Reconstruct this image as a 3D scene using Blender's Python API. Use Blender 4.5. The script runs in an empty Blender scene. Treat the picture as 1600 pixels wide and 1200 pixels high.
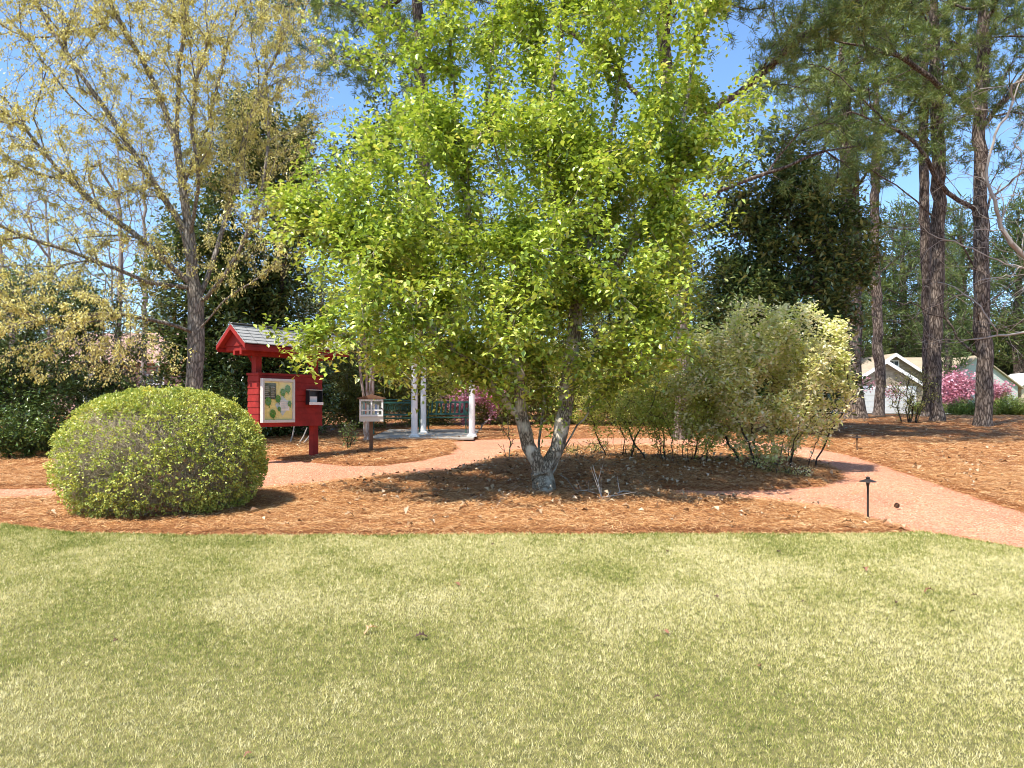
import bpy, math, random
import numpy as np
from mathutils import Vector, Matrix
rng = np.random.default_rng(11)
random.seed(5)
C = bpy.context.scene.collection
PI = math.pi
EYE = 1.6; F = 1200.0; HOR = 640.0

# ------------------------------------------------------------------ basics
def hz(x, y):
    """terrain: a gentle rise away from the lawn that levels off beyond the pines"""
    x = np.asarray(x, float); y = np.asarray(y, float)
    k = 6.0
    h = np.clip(0.5 + 0.5*(32.0-y)/k, 0, 1)
    s = 32.0*(1-h) + y*h - k*h*(1-h)
    return 0.0417*s
def P(px, py, d):
    return np.array([(px-800)/F*d, d, EYE+(HOR-py)/F*d])
def G(px, py):
    d = 1920.0/(py-590.0)
    return np.array([(px-800)/F*d, d])
def gp(px, d, dz=0.0):
    x = (px-800)/F*d
    return np.array([x, d, float(hz(x, d))+dz])

def _h(ix, iy, iz, seed):
    n = (ix*374761393 + iy*668265263 + iz*2147483647 + seed*144665) & 0xffffffff
    n = ((n ^ (n >> 13))*1274126177) & 0xffffffff
    return ((n ^ (n >> 16)) & 0xffffff)/float(0xffffff)
def vn3(p, seed=0):
    p = np.asarray(p, float); i = np.floor(p).astype(np.int64); f = p-i; f = f*f*(3-2*f)
    r = 0
    for a in (0, 1):
        for b in (0, 1):
            for c in (0, 1):
                w = (f[:, 0] if a else 1-f[:, 0])*(f[:, 1] if b else 1-f[:, 1])*(f[:, 2] if c else 1-f[:, 2])
                r = r+w*_h(i[:, 0]+a, i[:, 1]+b, i[:, 2]+c, seed)
    return r
def vn2(x, y, s, seed=0):
    x = np.asarray(x, float).ravel(); y = np.asarray(y, float).ravel()
    return vn3(np.stack([x/s, y/s, np.zeros_like(x)+.5], 1), seed)

def tag(o, label=None, cat=None, group=None, kind=None):
    if label: o['label'] = label
    if cat: o['category'] = cat
    if group: o['group'] = group
    if kind: o['kind'] = kind
    return o
def link(o, parent=None):
    C.objects.link(o)
    if parent is not None: o.parent = parent
    return o
def empty(name, loc, rz=0.0, **k):
    o = bpy.data.objects.new(name, None); link(o)
    o.location = [float(v) for v in loc]; o.rotation_euler = (0, 0, rz); o.empty_display_size = .2
    return tag(o, **k)
def npmesh(name, V, faces, mat, parent=None, attrs=None, smooth=False):
    """faces: list of (M,k) int arrays"""
    me = bpy.data.meshes.new(name)
    V = np.ascontiguousarray(V, dtype=np.float32)
    me.vertices.add(len(V)); me.vertices.foreach_set('co', V.ravel())
    idx = np.concatenate([f.ravel() for f in faces]).astype(np.int32)
    tot = np.concatenate([np.full(len(f), f.shape[1], np.int32) for f in faces])
    st = np.concatenate([[0], np.cumsum(tot)[:-1]]).astype(np.int32)
    me.loops.add(len(idx)); me.loops.foreach_set('vertex_index', idx)
    me.polygons.add(len(tot)); me.polygons.foreach_set('loop_start', st); me.polygons.foreach_set('loop_total', tot)
    if smooth: me.polygons.foreach_set('use_smooth', np.ones(len(tot), bool))
    me.update(calc_edges=True)
    for k, (a, dom) in (attrs or {}).items():
        at = me.attributes.new(k, 'FLOAT', dom); at.data.foreach_set('value', np.ascontiguousarray(a, dtype=np.float32))
    me.materials.append(mat)
    o = bpy.data.objects.new(name, me); link(o, parent)
    return o

class MB:
    def __init__(s): s.v = []; s.f = []
    def add(s, vs, fs):
        b = len(s.v); s.v += [tuple(float(c) for c in v) for v in vs]; s.f += [tuple(b+i for i in f) for f in fs]
    def box(s, x0, x1, y0, y1, z0, z1, M=None):
        vs = [(x, y, z) for z in (z0, z1) for y in (y0, y1) for x in (x0, x1)]
        if M is not None: vs = [M @ Vector(v) for v in vs]
        s.add(vs, [(0, 2, 3, 1), (4, 5, 7, 6), (0, 1, 5, 4), (2, 6, 7, 3), (0, 4, 6, 2), (1, 3, 7, 5)]); return s
    def prism(s, pts, y0, y1, M=None):
        """outline pts in (x,z), extruded along y"""
        n = len(pts); vs = [(p[0], y0, p[1]) for p in pts]+[(p[0], y1, p[1]) for p in pts]
        if M is not None: vs = [M @ Vector(v) for v in vs]
        s.add(vs, [tuple(range(n)), tuple(range(2*n-1, n-1, -1))]+[(i, i+n, (i+1) % n+n, (i+1) % n) for i in range(n)]); return s
    def lathe(s, prof, n=20, c=(0, 0, 0)):
        b = []
        for r, z in prof:
            for k in range(n):
                a = 2*PI*k/n; b.append((c[0]+r*math.cos(a), c[1]+r*math.sin(a), c[2]+z))
        fs = [(i*n+k, i*n+(k+1) % n, (i+1)*n+(k+1) % n, (i+1)*n+k) for i in range(len(prof)-1) for k in range(n)]
        fs += [tuple(range(n-1, -1, -1)), tuple((len(prof)-1)*n+k for k in range(n))]
        s.add(b, fs); return s
    def tube(s, pts, rad, n=8):
        pts = [Vector(p) for p in pts]; b = []
        for i, p in enumerate(pts):
            d = (pts[min(i+1, len(pts)-1)]-pts[max(i-1, 0)]).normalized()
            u = d.cross(Vector((.13, .97, .21))).normalized(); w = d.cross(u)
            r = rad[i] if hasattr(rad, '__len__') else rad
            for k in range(n):
                a = 2*PI*k/n; b.append(p+u*r*math.cos(a)+w*r*math.sin(a))
        fs = [(i*n+k, i*n+(k+1) % n, (i+1)*n+(k+1) % n, (i+1)*n+k) for i in range(len(pts)-1) for k in range(n)]
        fs += [tuple(range(n-1, -1, -1)), tuple((len(pts)-1)*n+k for k in range(n))]
        s.add(b, fs); return s
    def build(s, name, mat, parent=None, bevel=0.0, smooth=False):
        me = bpy.data.meshes.new(name); me.from_pydata(s.v, [], s.f); me.update(); me.materials.append(mat)
        if smooth:
            me.polygons.foreach_set('use_smooth', [True]*len(me.polygons))
            try: me.set_sharp_from_angle(angle=math.radians(40))
            except Exception: pass
        o = bpy.data.objects.new(name, me); link(o, parent)
        if bevel:
            m = o.modifiers.new('b', 'BEVEL'); m.width = bevel; m.segments = 2; m.limit_method = 'ANGLE'
        return o

# ------------------------------------------------------------------ materials
def newmat(name):
    m = bpy.data.materials.new(name); m.use_nodes = True; nt = m.node_tree; nt.nodes.clear()
    out = nt.nodes.new('ShaderNodeOutputMaterial'); return m, nt, out
def nd(nt, t, **k):
    n = nt.nodes.new(t)
    for a, b in k.items():
        if a in n.inputs.keys(): n.inputs[a].default_value = b
        else: setattr(n, a, b)
    return n
def ramp(nt, stops, interp='LINEAR'):
    r = nt.nodes.new('ShaderNodeValToRGB'); e = r.color_ramp.elements; r.color_ramp.interpolation = interp
    e[0].position = stops[0][0]; e[0].color = (*stops[0][1], 1)
    e[1].position = stops[-1][0]; e[1].color = (*stops[-1][1], 1)
    for p, c in stops[1:-1]:
        x = e.new(p); x.color = (*c, 1)
    return r
def leafmat(name, cols, transl=.35, rough=.5, spec=.4, tint=(1.15, 1.1, .6)):
    m, nt, out = newmat(name); L = nt.links.new
    at = nd(nt, 'ShaderNodeAttribute', attribute_name='rnd')
    n = len(cols); r = ramp(nt, [(i/(n-1), c) for i, c in enumerate(cols)])
    L(at.outputs['Fac'], r.inputs[0])
    b = nd(nt, 'ShaderNodeBsdfPrincipled', Roughness=rough); b.inputs['Specular IOR Level'].default_value = spec
    L(r.outputs[0], b.inputs['Base Color'])
    t = nd(nt, 'ShaderNodeBsdfTranslucent')
    mx = nd(nt, 'ShaderNodeMix', data_type='RGBA', blend_type='MULTIPLY'); mx.inputs[0].default_value = 1
    L(r.outputs[0], mx.inputs[6]); mx.inputs[7].default_value = (*tint, 1); L(mx.outputs[2], t.inputs['Color'])
    s = nd(nt, 'ShaderNodeMixShader', Fac=transl); L(b.outputs[0], s.inputs[1]); L(t.outputs[0], s.inputs[2]); L(s.outputs[0], out.inputs[0])
    return m
def noisemat(name, stops, scale=(6, 6, 6), rough=.8, bump=.3, bdist=.02, detail=8, kind='noise', spec=.3, coord='Object'):
    m, nt, out = newmat(name); L = nt.links.new
    tc = nd(nt, 'ShaderNodeTexCoord'); mp = nd(nt, 'ShaderNodeMapping'); mp.inputs['Scale'].default_value = scale
    L(tc.outputs[coord], mp.inputs[0])
    tx = nd(nt, 'ShaderNodeTexNoise', Scale=1.0, Detail=detail, Roughness=.65); L(mp.outputs[0], tx.inputs['Vector'])
    r = ramp(nt, stops); L(tx.outputs['Fac'], r.inputs[0])
    b = nd(nt, 'ShaderNodeBsdfPrincipled', Roughness=rough); b.inputs['Specular IOR Level'].default_value = spec
    L(r.outputs[0], b.inputs['Base Color'])
    if bump:
        bp = nd(nt, 'ShaderNodeBump', Strength=bump, Distance=bdist); L(tx.outputs['Fac'], bp.inputs['Height']); L(bp.outputs[0], b.inputs['Normal'])
    L(b.outputs[0], out.inputs[0]); return m
def barkmat(name, dark, mid, light, sc=(14, 14, 3), bump=.8, patch=None):
    m, nt, out = newmat(name); L = nt.links.new
    tc = nd(nt, 'ShaderNodeTexCoord'); mp = nd(nt, 'ShaderNodeMapping'); mp.inputs['Scale'].default_value = sc
    L(tc.outputs['Object'], mp.inputs[0])
    n1 = nd(nt, 'ShaderNodeTexNoise', Scale=1.0, Detail=9, Roughness=.7, Distortion=.4); L(mp.outputs[0], n1.inputs['Vector'])
    vo = nd(nt, 'ShaderNodeTexVoronoi', feature='DISTANCE_TO_EDGE', Scale=1.3)
    ad = nd(nt, 'ShaderNodeVectorMath', operation='ADD'); L(mp.outputs[0], ad.inputs[0]); L(n1.outputs['Color'], ad.inputs[1]); L(ad.outputs[0], vo.inputs['Vector'])
    ml = nd(nt, 'ShaderNodeMath', operation='MULTIPLY'); L(n1.outputs['Fac'], ml.inputs[0])
    r2 = ramp(nt, [(0, (.25,)*3), (.22, (1,)*3)]); L(vo.outputs['Distance'], r2.inputs[0]); L(r2.outputs[0], ml.inputs[1])
    r = ramp(nt, [(.1, dark), (.38, mid), (.66, light)]); L(ml.outputs[0], r.inputs[0])
    b = nd(nt, 'ShaderNodeBsdfPrincipled', Roughness=.9); b.inputs['Specular IOR Level'].default_value = .15
    col = r.outputs[0]
    if patch:
        n2 = nd(nt, 'ShaderNodeTexNoise', Scale=3.5, Detail=3); L(tc.outputs['Object'], n2.inputs['Vector'])
        r3 = ramp(nt, [(.48, (0,)*3), (.6, (1,)*3)]); L(n2.outputs['Fac'], r3.inputs[0])
        mx = nd(nt, 'ShaderNodeMix', data_type='RGBA'); L(r3.outputs[0], mx.inputs[0]); L(col, mx.inputs[6]); mx.inputs[7].default_value = (*patch, 1); col = mx.outputs[2]
    L(col, b.inputs['Base Color'])
    bp = nd(nt, 'ShaderNodeBump', Strength=bump, Distance=.03); L(ml.outputs[0], bp.inputs['Height']); L(bp.outputs[0], b.inputs['Normal'])
    L(b.outputs[0], out.inputs[0]); return m
def plain(name, c, rough=.6, var=.12, sc=9, spec=.4, metal=0, bump=.08):
    a = tuple(v*(1-var) for v in c); b = tuple(min(1, v*(1+var)) for v in c)
    m = noisemat(name, [(.3, a), (.7, b)], (sc,)*3, rough, bump, .004, 6, spec=spec)
    m.node_tree.nodes['Principled BSDF'].inputs['Metallic'].default_value = metal
    return m

M = {}
M['lime'] = leafmat('lime_leaf', [(.08, .14, .02), (.23, .33, .04), (.40, .51, .07), (.58, .66, .14), (.78, .68, .24)], .30, .33, .8, (1.1, 1.05, .55))
M['oak'] = leafmat('oak_tassel', [(.34, .31, .09), (.58, .53, .18), (.78, .72, .32), (.50, .38, .15)], .35, .6, .2, (1, .95, .6))
M['magnolia'] = leafmat('magnolia_leaf', [(.035, .065, .022), (.085, .13, .04), (.16, .21, .06), (.34, .34, .13)], .15, .24, .8)
M['holly'] = leafmat('holly_leaf', [(.03, .06, .018), (.07, .12, .03), (.13, .19, .045), (.26, .31, .08)], .15, .3, .6)
M['box'] = leafmat('bush_leaf', [(.14, .19, .04), (.30, .36, .07), (.50, .52, .11), (.74, .64, .14)], .3, .4, .5)
M['varieg'] = leafmat('variegated_leaf', [(.40, .47, .10), (.62, .67, .20), (.82, .79, .42), (.92, .86, .62), (.90, .72, .60)], .45, .5, .4, (1, 1, .7))
M['thicket'] = leafmat('thicket_leaf', [(.08, .11, .025), (.20, .22, .05), (.38, .36, .11), (.52, .42, .20)], .3, .5, .3)
M['twiggy'] = leafmat('sparse_shrub_leaf', [(.22, .31, .05), (.46, .54, .10), (.70, .70, .22), (.80, .70, .38)], .45, .45, .5)
M['azalea'] = leafmat('azalea_flower', [(.40, .13, .17), (.56, .26, .31), (.72, .48, .52)], .3, .5, .3, (1, .7, .8))
M['conifer'] = leafmat('low_juniper', [(.10, .15, .03), (.20, .27, .05), (.34, .38, .09)], .2, .5, .3)
M['needle'] = leafmat('pine_needle', [(.05, .085, .022), (.11, .165, .04), (.21, .27, .07), (.36, .36, .12)], .3, .45, .4)
M['farneedle'] = leafmat('far_pine_needle', [(.06, .09, .035), (.11, .15, .045), (.19, .22, .07)], .3, .55, .3)
M['twigfar'] = plain('pale_twig', (.26, .22, .19), .9)
M['dryleaf'] = leafmat('dry_leaf', [(.12, .06, .03), (.30, .18, .09), (.50, .36, .22), (.62, .50, .36)], .15, .6, .3, (1, .9, .8))
M['bark_lime'] = barkmat('grey_lichen_dapple_bark', (.07, .052, .036), (.30, .24, .17), (.60, .51, .39), (30, 30, 7), .9, (.62, .55, .43))  # pale patches are lichen and also dappled sunlight painted into the bark colour
M['bark_oak'] = barkmat('grey_oak_bark', (.08, .066, .052), (.26, .22, .175), (.44, .39, .32), (16, 16, 4), .6)
M['bark_pine'] = barkmat('pine_bark', (.035, .026, .020), (.16, .12, .095), (.32, .26, .21), (11, 11, 2.6), 1.0)
M['bark_dark'] = barkmat('dark_bark', (.02, .016, .013), (.07, .055, .045), (.14, .12, .1), (20, 20, 5), .6)
M['bark_myrtle'] = barkmat('peeling_myrtle_bark', (.22, .12, .08), (.50, .38, .30), (.68, .60, .52), (12, 12, 2), .3)
M['twig'] = plain('bush_twig', (.38, .31, .20), .9)
M['stick'] = plain('dead_stick', (.36, .31, .26), .9)
M['red'] = plain('barn_red_paint', (.27, .022, .017), .65, .32, 4.5, .25)
M['shingle'] = None
M['white'] = plain('white_paint', (.78, .77, .73), .5, .06)
M['cream'] = plain('cream_paint', (.66, .63, .53), .5, .06)
M['black'] = plain('black_plastic', (.02, .02, .022), .4)
M['bronze'] = plain('dark_bronze', (.045, .035, .03), .45, .2, 30, metal=.5)
M['benchgreen'] = plain('green_bench_paint', (.022, .085, .055), .45)
M['wood'] = plain('brown_post_wood', (.17, .085, .045), .8, .25, 12)
M['yellow'] = plain('yellow_paper', (.80, .72, .28), .8, .03)
M['clover'] = plain('clover_green_paper', (.06, .22, .03), .8, .05)
M['paperblue'] = plain('pale_blue_paper', (.50, .62, .62), .8, .04)
M['papergrey'] = plain('grey_print', (.42, .42, .40), .8)
M['inkdark'] = plain('dark_printed_sheet', (.035, .035, .04), .7)
M['paperwhite'] = plain('white_paper', (.80, .80, .78), .7, .03)
M['ink'] = plain('ink_line', (.12, .12, .12), .8)
M['concrete'] = plain('pale_concrete', (.34, .31, .26), .85, .12, 5, bump=.3)
M['metalcase'] = plain('aluminium_frame', (.62, .60, .56), .4, .06, metal=.2)
M['shake'] = noisemat('shake_siding', [(.3, (.17, .13, .09)), (.5, (.30, .24, .17)), (.7, (.42, .35, .26))], (2.5, 2.5, 7), .9, .4, .03)
M['tanroof'] = noisemat('tan_shingle_roof', [(.3, (.27, .21, .14)), (.7, (.42, .34, .23))], (1.2, 1.2, 14), .9, .4, .02)
M['brick'] = noisemat('pinkish_brick', [(.3, (.30, .17, .13)), (.7, (.46, .30, .25))], (4, 4, 9), .9, .3, .02)
M['greywall'] = plain('pale_grey_siding', (.46, .46, .43), .8)
M['tanwall'] = plain('tan_siding', (.56, .46, .31), .8)
def glassmat():
    m, nt, out = newmat('window_glass'); b = nd(nt, 'ShaderNodeBsdfPrincipled', Roughness=.05); b.inputs['Base Color'].default_value = (.03, .035, .04, 1)
    nt.links.new(b.outputs[0], out.inputs[0]); return m
M['darkglass'] = glassmat()
def clearglass():
    m, nt, out = newmat('clear_pane'); L = nt.links.new
    g = nd(nt, 'ShaderNodeBsdfGlossy', Roughness=.03); t = nd(nt, 'ShaderNodeBsdfTransparent'); s = nd(nt, 'ShaderNodeMixShader', Fac=.04)
    L(t.outputs[0], s.inputs[1]); L(g.outputs[0], s.inputs[2]); L(s.outputs[0], out.inputs[0]); return m
M['clear'] = clearglass()
def shinglemat():
    m, nt, out = newmat('grey_shingles'); L = nt.links.new
    tc = nd(nt, 'ShaderNodeTexCoord'); br = nd(nt, 'ShaderNodeTexBrick', Scale=1.0)
    br.inputs['Color1'].default_value = (.21, .20, .19, 1); br.inputs['Color2'].default_value = (.34, .33, .31, 1); br.inputs['Mortar'].default_value = (.12, .12, .11, 1)
    br.inputs['Brick Width'].default_value = .24; br.inputs['Row Height'].default_value = .6; br.inputs['Mortar Size'].default_value = .006
    L(tc.outputs['Object'], br.inputs['Vector'])
    n = nd(nt, 'ShaderNodeTexNoise', Scale=60, Detail=6); L(tc.outputs['Object'], n.inputs['Vector'])
    mx = nd(nt, 'ShaderNodeMix', data_type='RGBA', blend_type='MULTIPLY'); mx.inputs[0].default_value = .7
    r = ramp(nt, [(.3, (.6,)*3), (.7, (1.2,)*3)]); L(n.outputs['Fac'], r.inputs[0]); L(br.outputs['Color'], mx.inputs[6]); L(r.outputs[0], mx.inputs[7])
    b = nd(nt, 'ShaderNodeBsdfPrincipled', Roughness=.9); L(mx.outputs[2], b.inputs['Base Color']); bp = nd(nt, 'ShaderNodeBump', Strength=.4, Distance=.01); L(n.outputs['Fac'], bp.inputs['Height']); L(bp.outputs[0], b.inputs['Normal'])
    L(b.outputs[0], out.inputs[0]); return m
M['shingle'] = shinglemat()

def groundmat():
    m, nt, out = newmat('pine_straw_ground'); L = nt.links.new
    tc = nd(nt, 'ShaderNodeTexCoord')
    n1 = nd(nt, 'ShaderNodeTexNoise', Scale=22, Detail=10, Roughness=.75, Distortion=1.5); L(tc.outputs['Object'], n1.inputs['Vector'])
    n2 = nd(nt, 'ShaderNodeTexNoise', Scale=.6, Detail=5); L(tc.outputs['Object'], n2.inputs['Vector'])
    r = ramp(nt, [(.3, (.08, .03, .012)), (.5, (.30, .13, .055)), (.7, (.60, .33, .15))]); L(n1.outputs['Fac'], r.inputs[0])
    r2 = ramp(nt, [(.35, (.80, .72, .70)), (.7, (1.1, 1.08, 1.0))]); L(n2.outputs['Fac'], r2.inputs[0])
    mx = nd(nt, 'ShaderNodeMix', data_type='RGBA', blend_type='MULTIPLY'); mx.inputs[0].default_value = 1; L(r.outputs[0], mx.inputs[6]); L(r2.outputs[0], mx.inputs[7])
    b = nd(nt, 'ShaderNodeBsdfPrincipled', Roughness=.95); b.inputs['Specular IOR Level'].default_value = .1; L(mx.outputs[2], b.inputs['Base Color'])
    bp = nd(nt, 'ShaderNodeBump', Strength=.9, Distance=.03); L(n1.outputs['Fac'], bp.inputs['Height']); L(bp.outputs[0], b.inputs['Normal']); L(b.outputs[0], out.inputs[0]); return m
M['ground'] = groundmat()
M['soil'] = noisemat('turf_thatch', [(.3, (.05, .05, .014)), (.7, (.22, .19, .065))], (30, 30, 30), .95, .6, .02)
M['farlawn'] = noisemat('far_lawn_green', [(.3, (.10, .17, .03)), (.7, (.22, .28, .07))], (1, 1, 1), .95, .2, .02)
def gravelmat():
    m, nt, out = newmat('pink_gravel'); L = nt.links.new
    tc = nd(nt, 'ShaderNodeTexCoord')
    v = nd(nt, 'ShaderNodeTexVoronoi', Scale=75); L(tc.outputs['Object'], v.inputs['Vector'])
    r = ramp(nt, [(0, (.26, .09, .045)), (.35, (.48, .20, .11)), (.7, (.62, .31, .19)), (1, (.74, .47, .33))]); L(v.outputs['Color'], r.inputs[0])
    n2 = nd(nt, 'ShaderNodeTexNoise', Scale=1.2, Detail=5); L(tc.outputs['Object'], n2.inputs['Vector'])
    r2 = ramp(nt, [(.35, (.85, .82, .8)), (.7, (1.08, 1.04, 1.0))]); L(n2.outputs['Fac'], r2.inputs[0])
    mx = nd(nt, 'ShaderNodeMix', data_type='RGBA', blend_type='MULTIPLY'); mx.inputs[0].default_value = 1; L(r.outputs[0], mx.inputs[6]); L(r2.outputs[0], mx.inputs[7])
    b = nd(nt, 'ShaderNodeBsdfPrincipled', Roughness=.9); b.inputs['Specular IOR Level'].default_value = .2; L(mx.outputs[2], b.inputs['Base Color'])
    bp = nd(nt, 'ShaderNodeBump', Strength=.8, Distance=.01, invert=True); L(v.outputs['Distance'], bp.inputs['Height']); L(bp.outputs[0], b.inputs['Normal']); L(b.outputs[0], out.inputs[0]); return m
M['gravel'] = gravelmat()
M['pebble'] = leafmat('pebble', [(.22, .07, .04), (.48, .20, .11), (.66, .34, .21), (.82, .58, .43)], 0, .8, .3)
M['straw'] = leafmat('pine_straw_needle', [(.14, .05, .018), (.44, .19, .058), (.62, .33, .13), (.80, .55, .29)], .1, .6, .3, (1, .8, .6))
M['grass'] = leafmat('turf_blade', [(.10, .15, .02), (.22, .27, .04), (.42, .40, .11), (.68, .59, .24), (.86, .76, .43)], .3, .5, .3, (1, 1, .7))

# ------------------------------------------------------------------ paths, lawn edge
POLY_PX = [(-120, 768), (90, 762), (250, 740), (400, 718), (470, 721), (540, 728), (600, 728), (660, 720), (705, 710), (718, 700), (708, 691),
           (740, 687), (850, 686), (1000, 684), (1150, 687), (1270, 700), (1330, 713), (1400, 735), (1480, 763), (1540, 783), (1640, 814), (1740, 850),
           (1740, 895), (1620, 862), (1500, 842), (1430, 832), (1380, 818), (1340, 806), (1290, 797), (1200, 785), (1120, 779), (1040, 773),
           (1050, 766), (1120, 767), (1200, 766), (1290, 760), (1320, 748), (1310, 735), (1240, 712), (1150, 700), (1000, 697), (850, 700), (790, 708),
           (760, 722), (700, 740), (600, 746), (500, 758), (400, 768), (250, 773), (90, 779), (-120, 786)]
POLY = np.array([G(*p) for p in POLY_PX])
def sdf(x, y):
    x = np.asarray(x, float).ravel(); y = np.asarray(y, float).ravel()
    best = np.full(len(x), 1e9); ins = np.zeros(len(x), bool)
    n = len(POLY)
    for i in range(n):
        a = POLY[i]; b = POLY[(i+1) % n]; d = b-a
        t = np.clip(((x-a[0])*d[0]+(y-a[1])*d[1])/(d@d+1e-12), 0, 1)
        best = np.minimum(best, np.hypot(x-a[0]-t*d[0], y-a[1]-t*d[1]))
        if abs(d[1]) > 1e-9:
            c = ((a[1] > y) != (b[1] > y)) & (x < d[0]*(y-a[1])/d[1]+a[0]); ins ^= c
    return np.where(ins, -best, best)
def pathd(x, y):
    return sdf(x, y)+(vn2(x, y, .35, 3)-.5)*.14+(vn2(x, y, .1, 4)-.5)*.05
LE = np.array([G(*p) for p in [(-400, 800), (-100, 812), (0, 821), (60, 829), (130, 836), (300, 839), (600, 839), (900, 837), (1200, 837), (1380, 836), (1440, 833), (1500, 843), (1560, 853), (1620, 864), (1740, 897), (2100, 960)]])
def lawn_edge(x): return np.interp(x, LE[:, 0], LE[:, 1])
def lawnd(x, y):
    return np.asarray(y).ravel()-lawn_edge(np.asarray(x).ravel())+(vn2(x, y, .25, 8)-.5)*.10+(vn2(x, y, .07, 9)-.5)*.05   # <0 lawn

def ss(t): t = np.clip(t, 0, 1); return t*t*(3-2*t)
def ground_z(x, y):
    x = np.asarray(x, float).ravel(); y = np.asarray(y, float).ravel()
    near = np.clip((34-y)/8, 0, 1)
    pd = pathd(x, y); ld = lawnd(x, y)
    b = .01+.035*vn2(x, y, .7, 1)+.03*vn2(x, y, .2, 2)
    # island mound under tree and shrubs
    isl = np.exp(-(((x-1.9)/3.6)**2+((y-13.2)/1.7)**2)**1.5)*.12
    b = b+isl*ss(pd/.5)
    m = ss(pd/.10)*ss((ld-.0)/.10)
    return hz(x, y)+(b+.03)*m*near-.03

def axis(lo, a, b, hi, fine, coarse_n):
    l = a-np.geomspace(fine, a-lo, coarse_n)[::-1]; r = b+np.geomspace(fine, hi-b, coarse_n)
    return np.concatenate([l, np.arange(a, b+fine/2, fine), r])
def sheet(xs, ys, zf, keep=None):
    X, Y = np.meshgrid(xs, ys); V = np.stack([X.ravel(), Y.ravel(), zf(X, Y)], 1)
    nx, ny = len(xs), len(ys); i = np.arange(nx-1)[None]+np.arange(ny-1)[:, None]*nx
    Fq = np.stack([i, i+1, i+nx+1, i+nx], 2).reshape(-1, 4)
    if keep is not None:
        c = V[Fq].mean(1); k = keep(c[:, 0], c[:, 1]); Fq = Fq[k]
        u, inv = np.unique(Fq, return_inverse=True); V = V[u]; Fq = inv.reshape(-1, 4)
    return V, Fq
xs = axis(-900, -11, 12, 900, .07, 40); ys = axis(-60, 7.0, 24, 1500, .07, 45)
V, Fq = sheet(xs, ys, ground_z)
g = npmesh('ground', V, [Fq], M['ground'], smooth=True); tag(g, kind='structure')
V, Fq = sheet(np.arange(-14, 16, .1), np.arange(7.0, 22, .1), lambda x, y: hz(x, y).ravel()-.004, lambda x, y: (pathd(x, y) < .2) & (lawnd(x, y) > -.1))
tag(npmesh('gravel_path', V, [Fq], M['gravel'], smooth=True), kind='structure')
V, Fq = sheet(np.arange(-16, 16, .12), np.arange(-8, 9.5, .06), lambda x, y: hz(x, y).ravel()+.004+.012*ss(-lawnd(x, y)/.15), lambda x, y: lawnd(x, y) < .0)
tag(npmesh('lawn', V, [Fq], M['soil'], smooth=True), kind='structure')

# leaf / blade builders -------------------------------------------------------
def norm(a): return a/np.maximum(np.linalg.norm(a, axis=1, keepdims=True), 1e-9)
def leaves(name, pos, d, nrm, ln, wd, mat, parent, rnd, fold=.25, wide=.45):
    n = len(pos); d = norm(d); s = norm(np.cross(d, nrm)); u = np.cross(s, d)
    ln = np.broadcast_to(ln, n)[:, None]; wd = np.broadcast_to(wd, n)[:, None]
    V = np.empty((n, 4, 3)); V[:, 0] = pos; V[:, 2] = pos+d*ln
    mid = pos+d*ln*wide+u*wd*fold
    V[:, 1] = mid+s*wd*.5; V[:, 3] = mid-s*wd*.5
    b = np.arange(n)[:, None]*4
    T = np.concatenate([b+[0, 1, 2], b+[0, 2, 3]], 1).reshape(-1, 3)
    return npmesh(name, V.reshape(-1, 3), [T], mat, parent, {'rnd': (np.repeat(np.clip(rnd, 0, 1), 2), 'FACE')})
def rdir(n): return norm(rng.normal(size=(n, 3)))

# grass
def grass():
    n = 1350000
    y = rng.uniform(2.3**1.25, 8.3**1.25, n)**.8; x = rng.uniform(-1, 1, n)*(.74*y+1.7)
    k = lawnd(x, y) < -.0; x, y = x[k], y[k]; n = len(x)
    pos = np.stack([x, y, hz(x, y)+.008], 1)
    ld = -lawnd(x, y)
    patch = .55*vn2(x, y, .9, 21)+.45*vn2(x, y*.8, .28, 22)
    fine = vn2(x, y, .035, 23)
    green = np.clip((patch-.50)*2.4, -.4, .5)+.55*np.exp(-ld/.16)*(.6+.8*vn2(x, y, .3, 25))
    fine2 = vn2(x, y, .018, 27)
    r = np.clip(.68-.50*green+(fine-.5)*.5+(fine2-.5)*1.0+rng.normal(0, .18, n), 0, 1)
    lean = rdir(n)*.75; lean[:, 2] = 1.0; d = norm(lean)
    h = (.014+.018*rng.random(n))*(.6+.8*fine2)*np.clip(.75+y*.06, .9, 1.3)*(1+.25*np.exp(-ld/.1)); w = .0022+.0008*y*rng.uniform(.6, 1.2, n)
    s = norm(np.cross(d, rdir(n)))
    V = np.empty((n, 3, 3)); V[:, 0] = pos-s*w[:, None]/2; V[:, 1] = pos+s*w[:, None]/2; V[:, 2] = pos+d*h[:, None]
    o = npmesh('lawn_grass', V.reshape(-1, 3), [np.arange(n*3).reshape(-1, 3)], M['grass'], None, {'rnd': (r, 'FACE')})
    tag(o, 'short mown turf, half straw yellow and half green, across the foreground', 'grass', kind='stuff')
grass()

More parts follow.
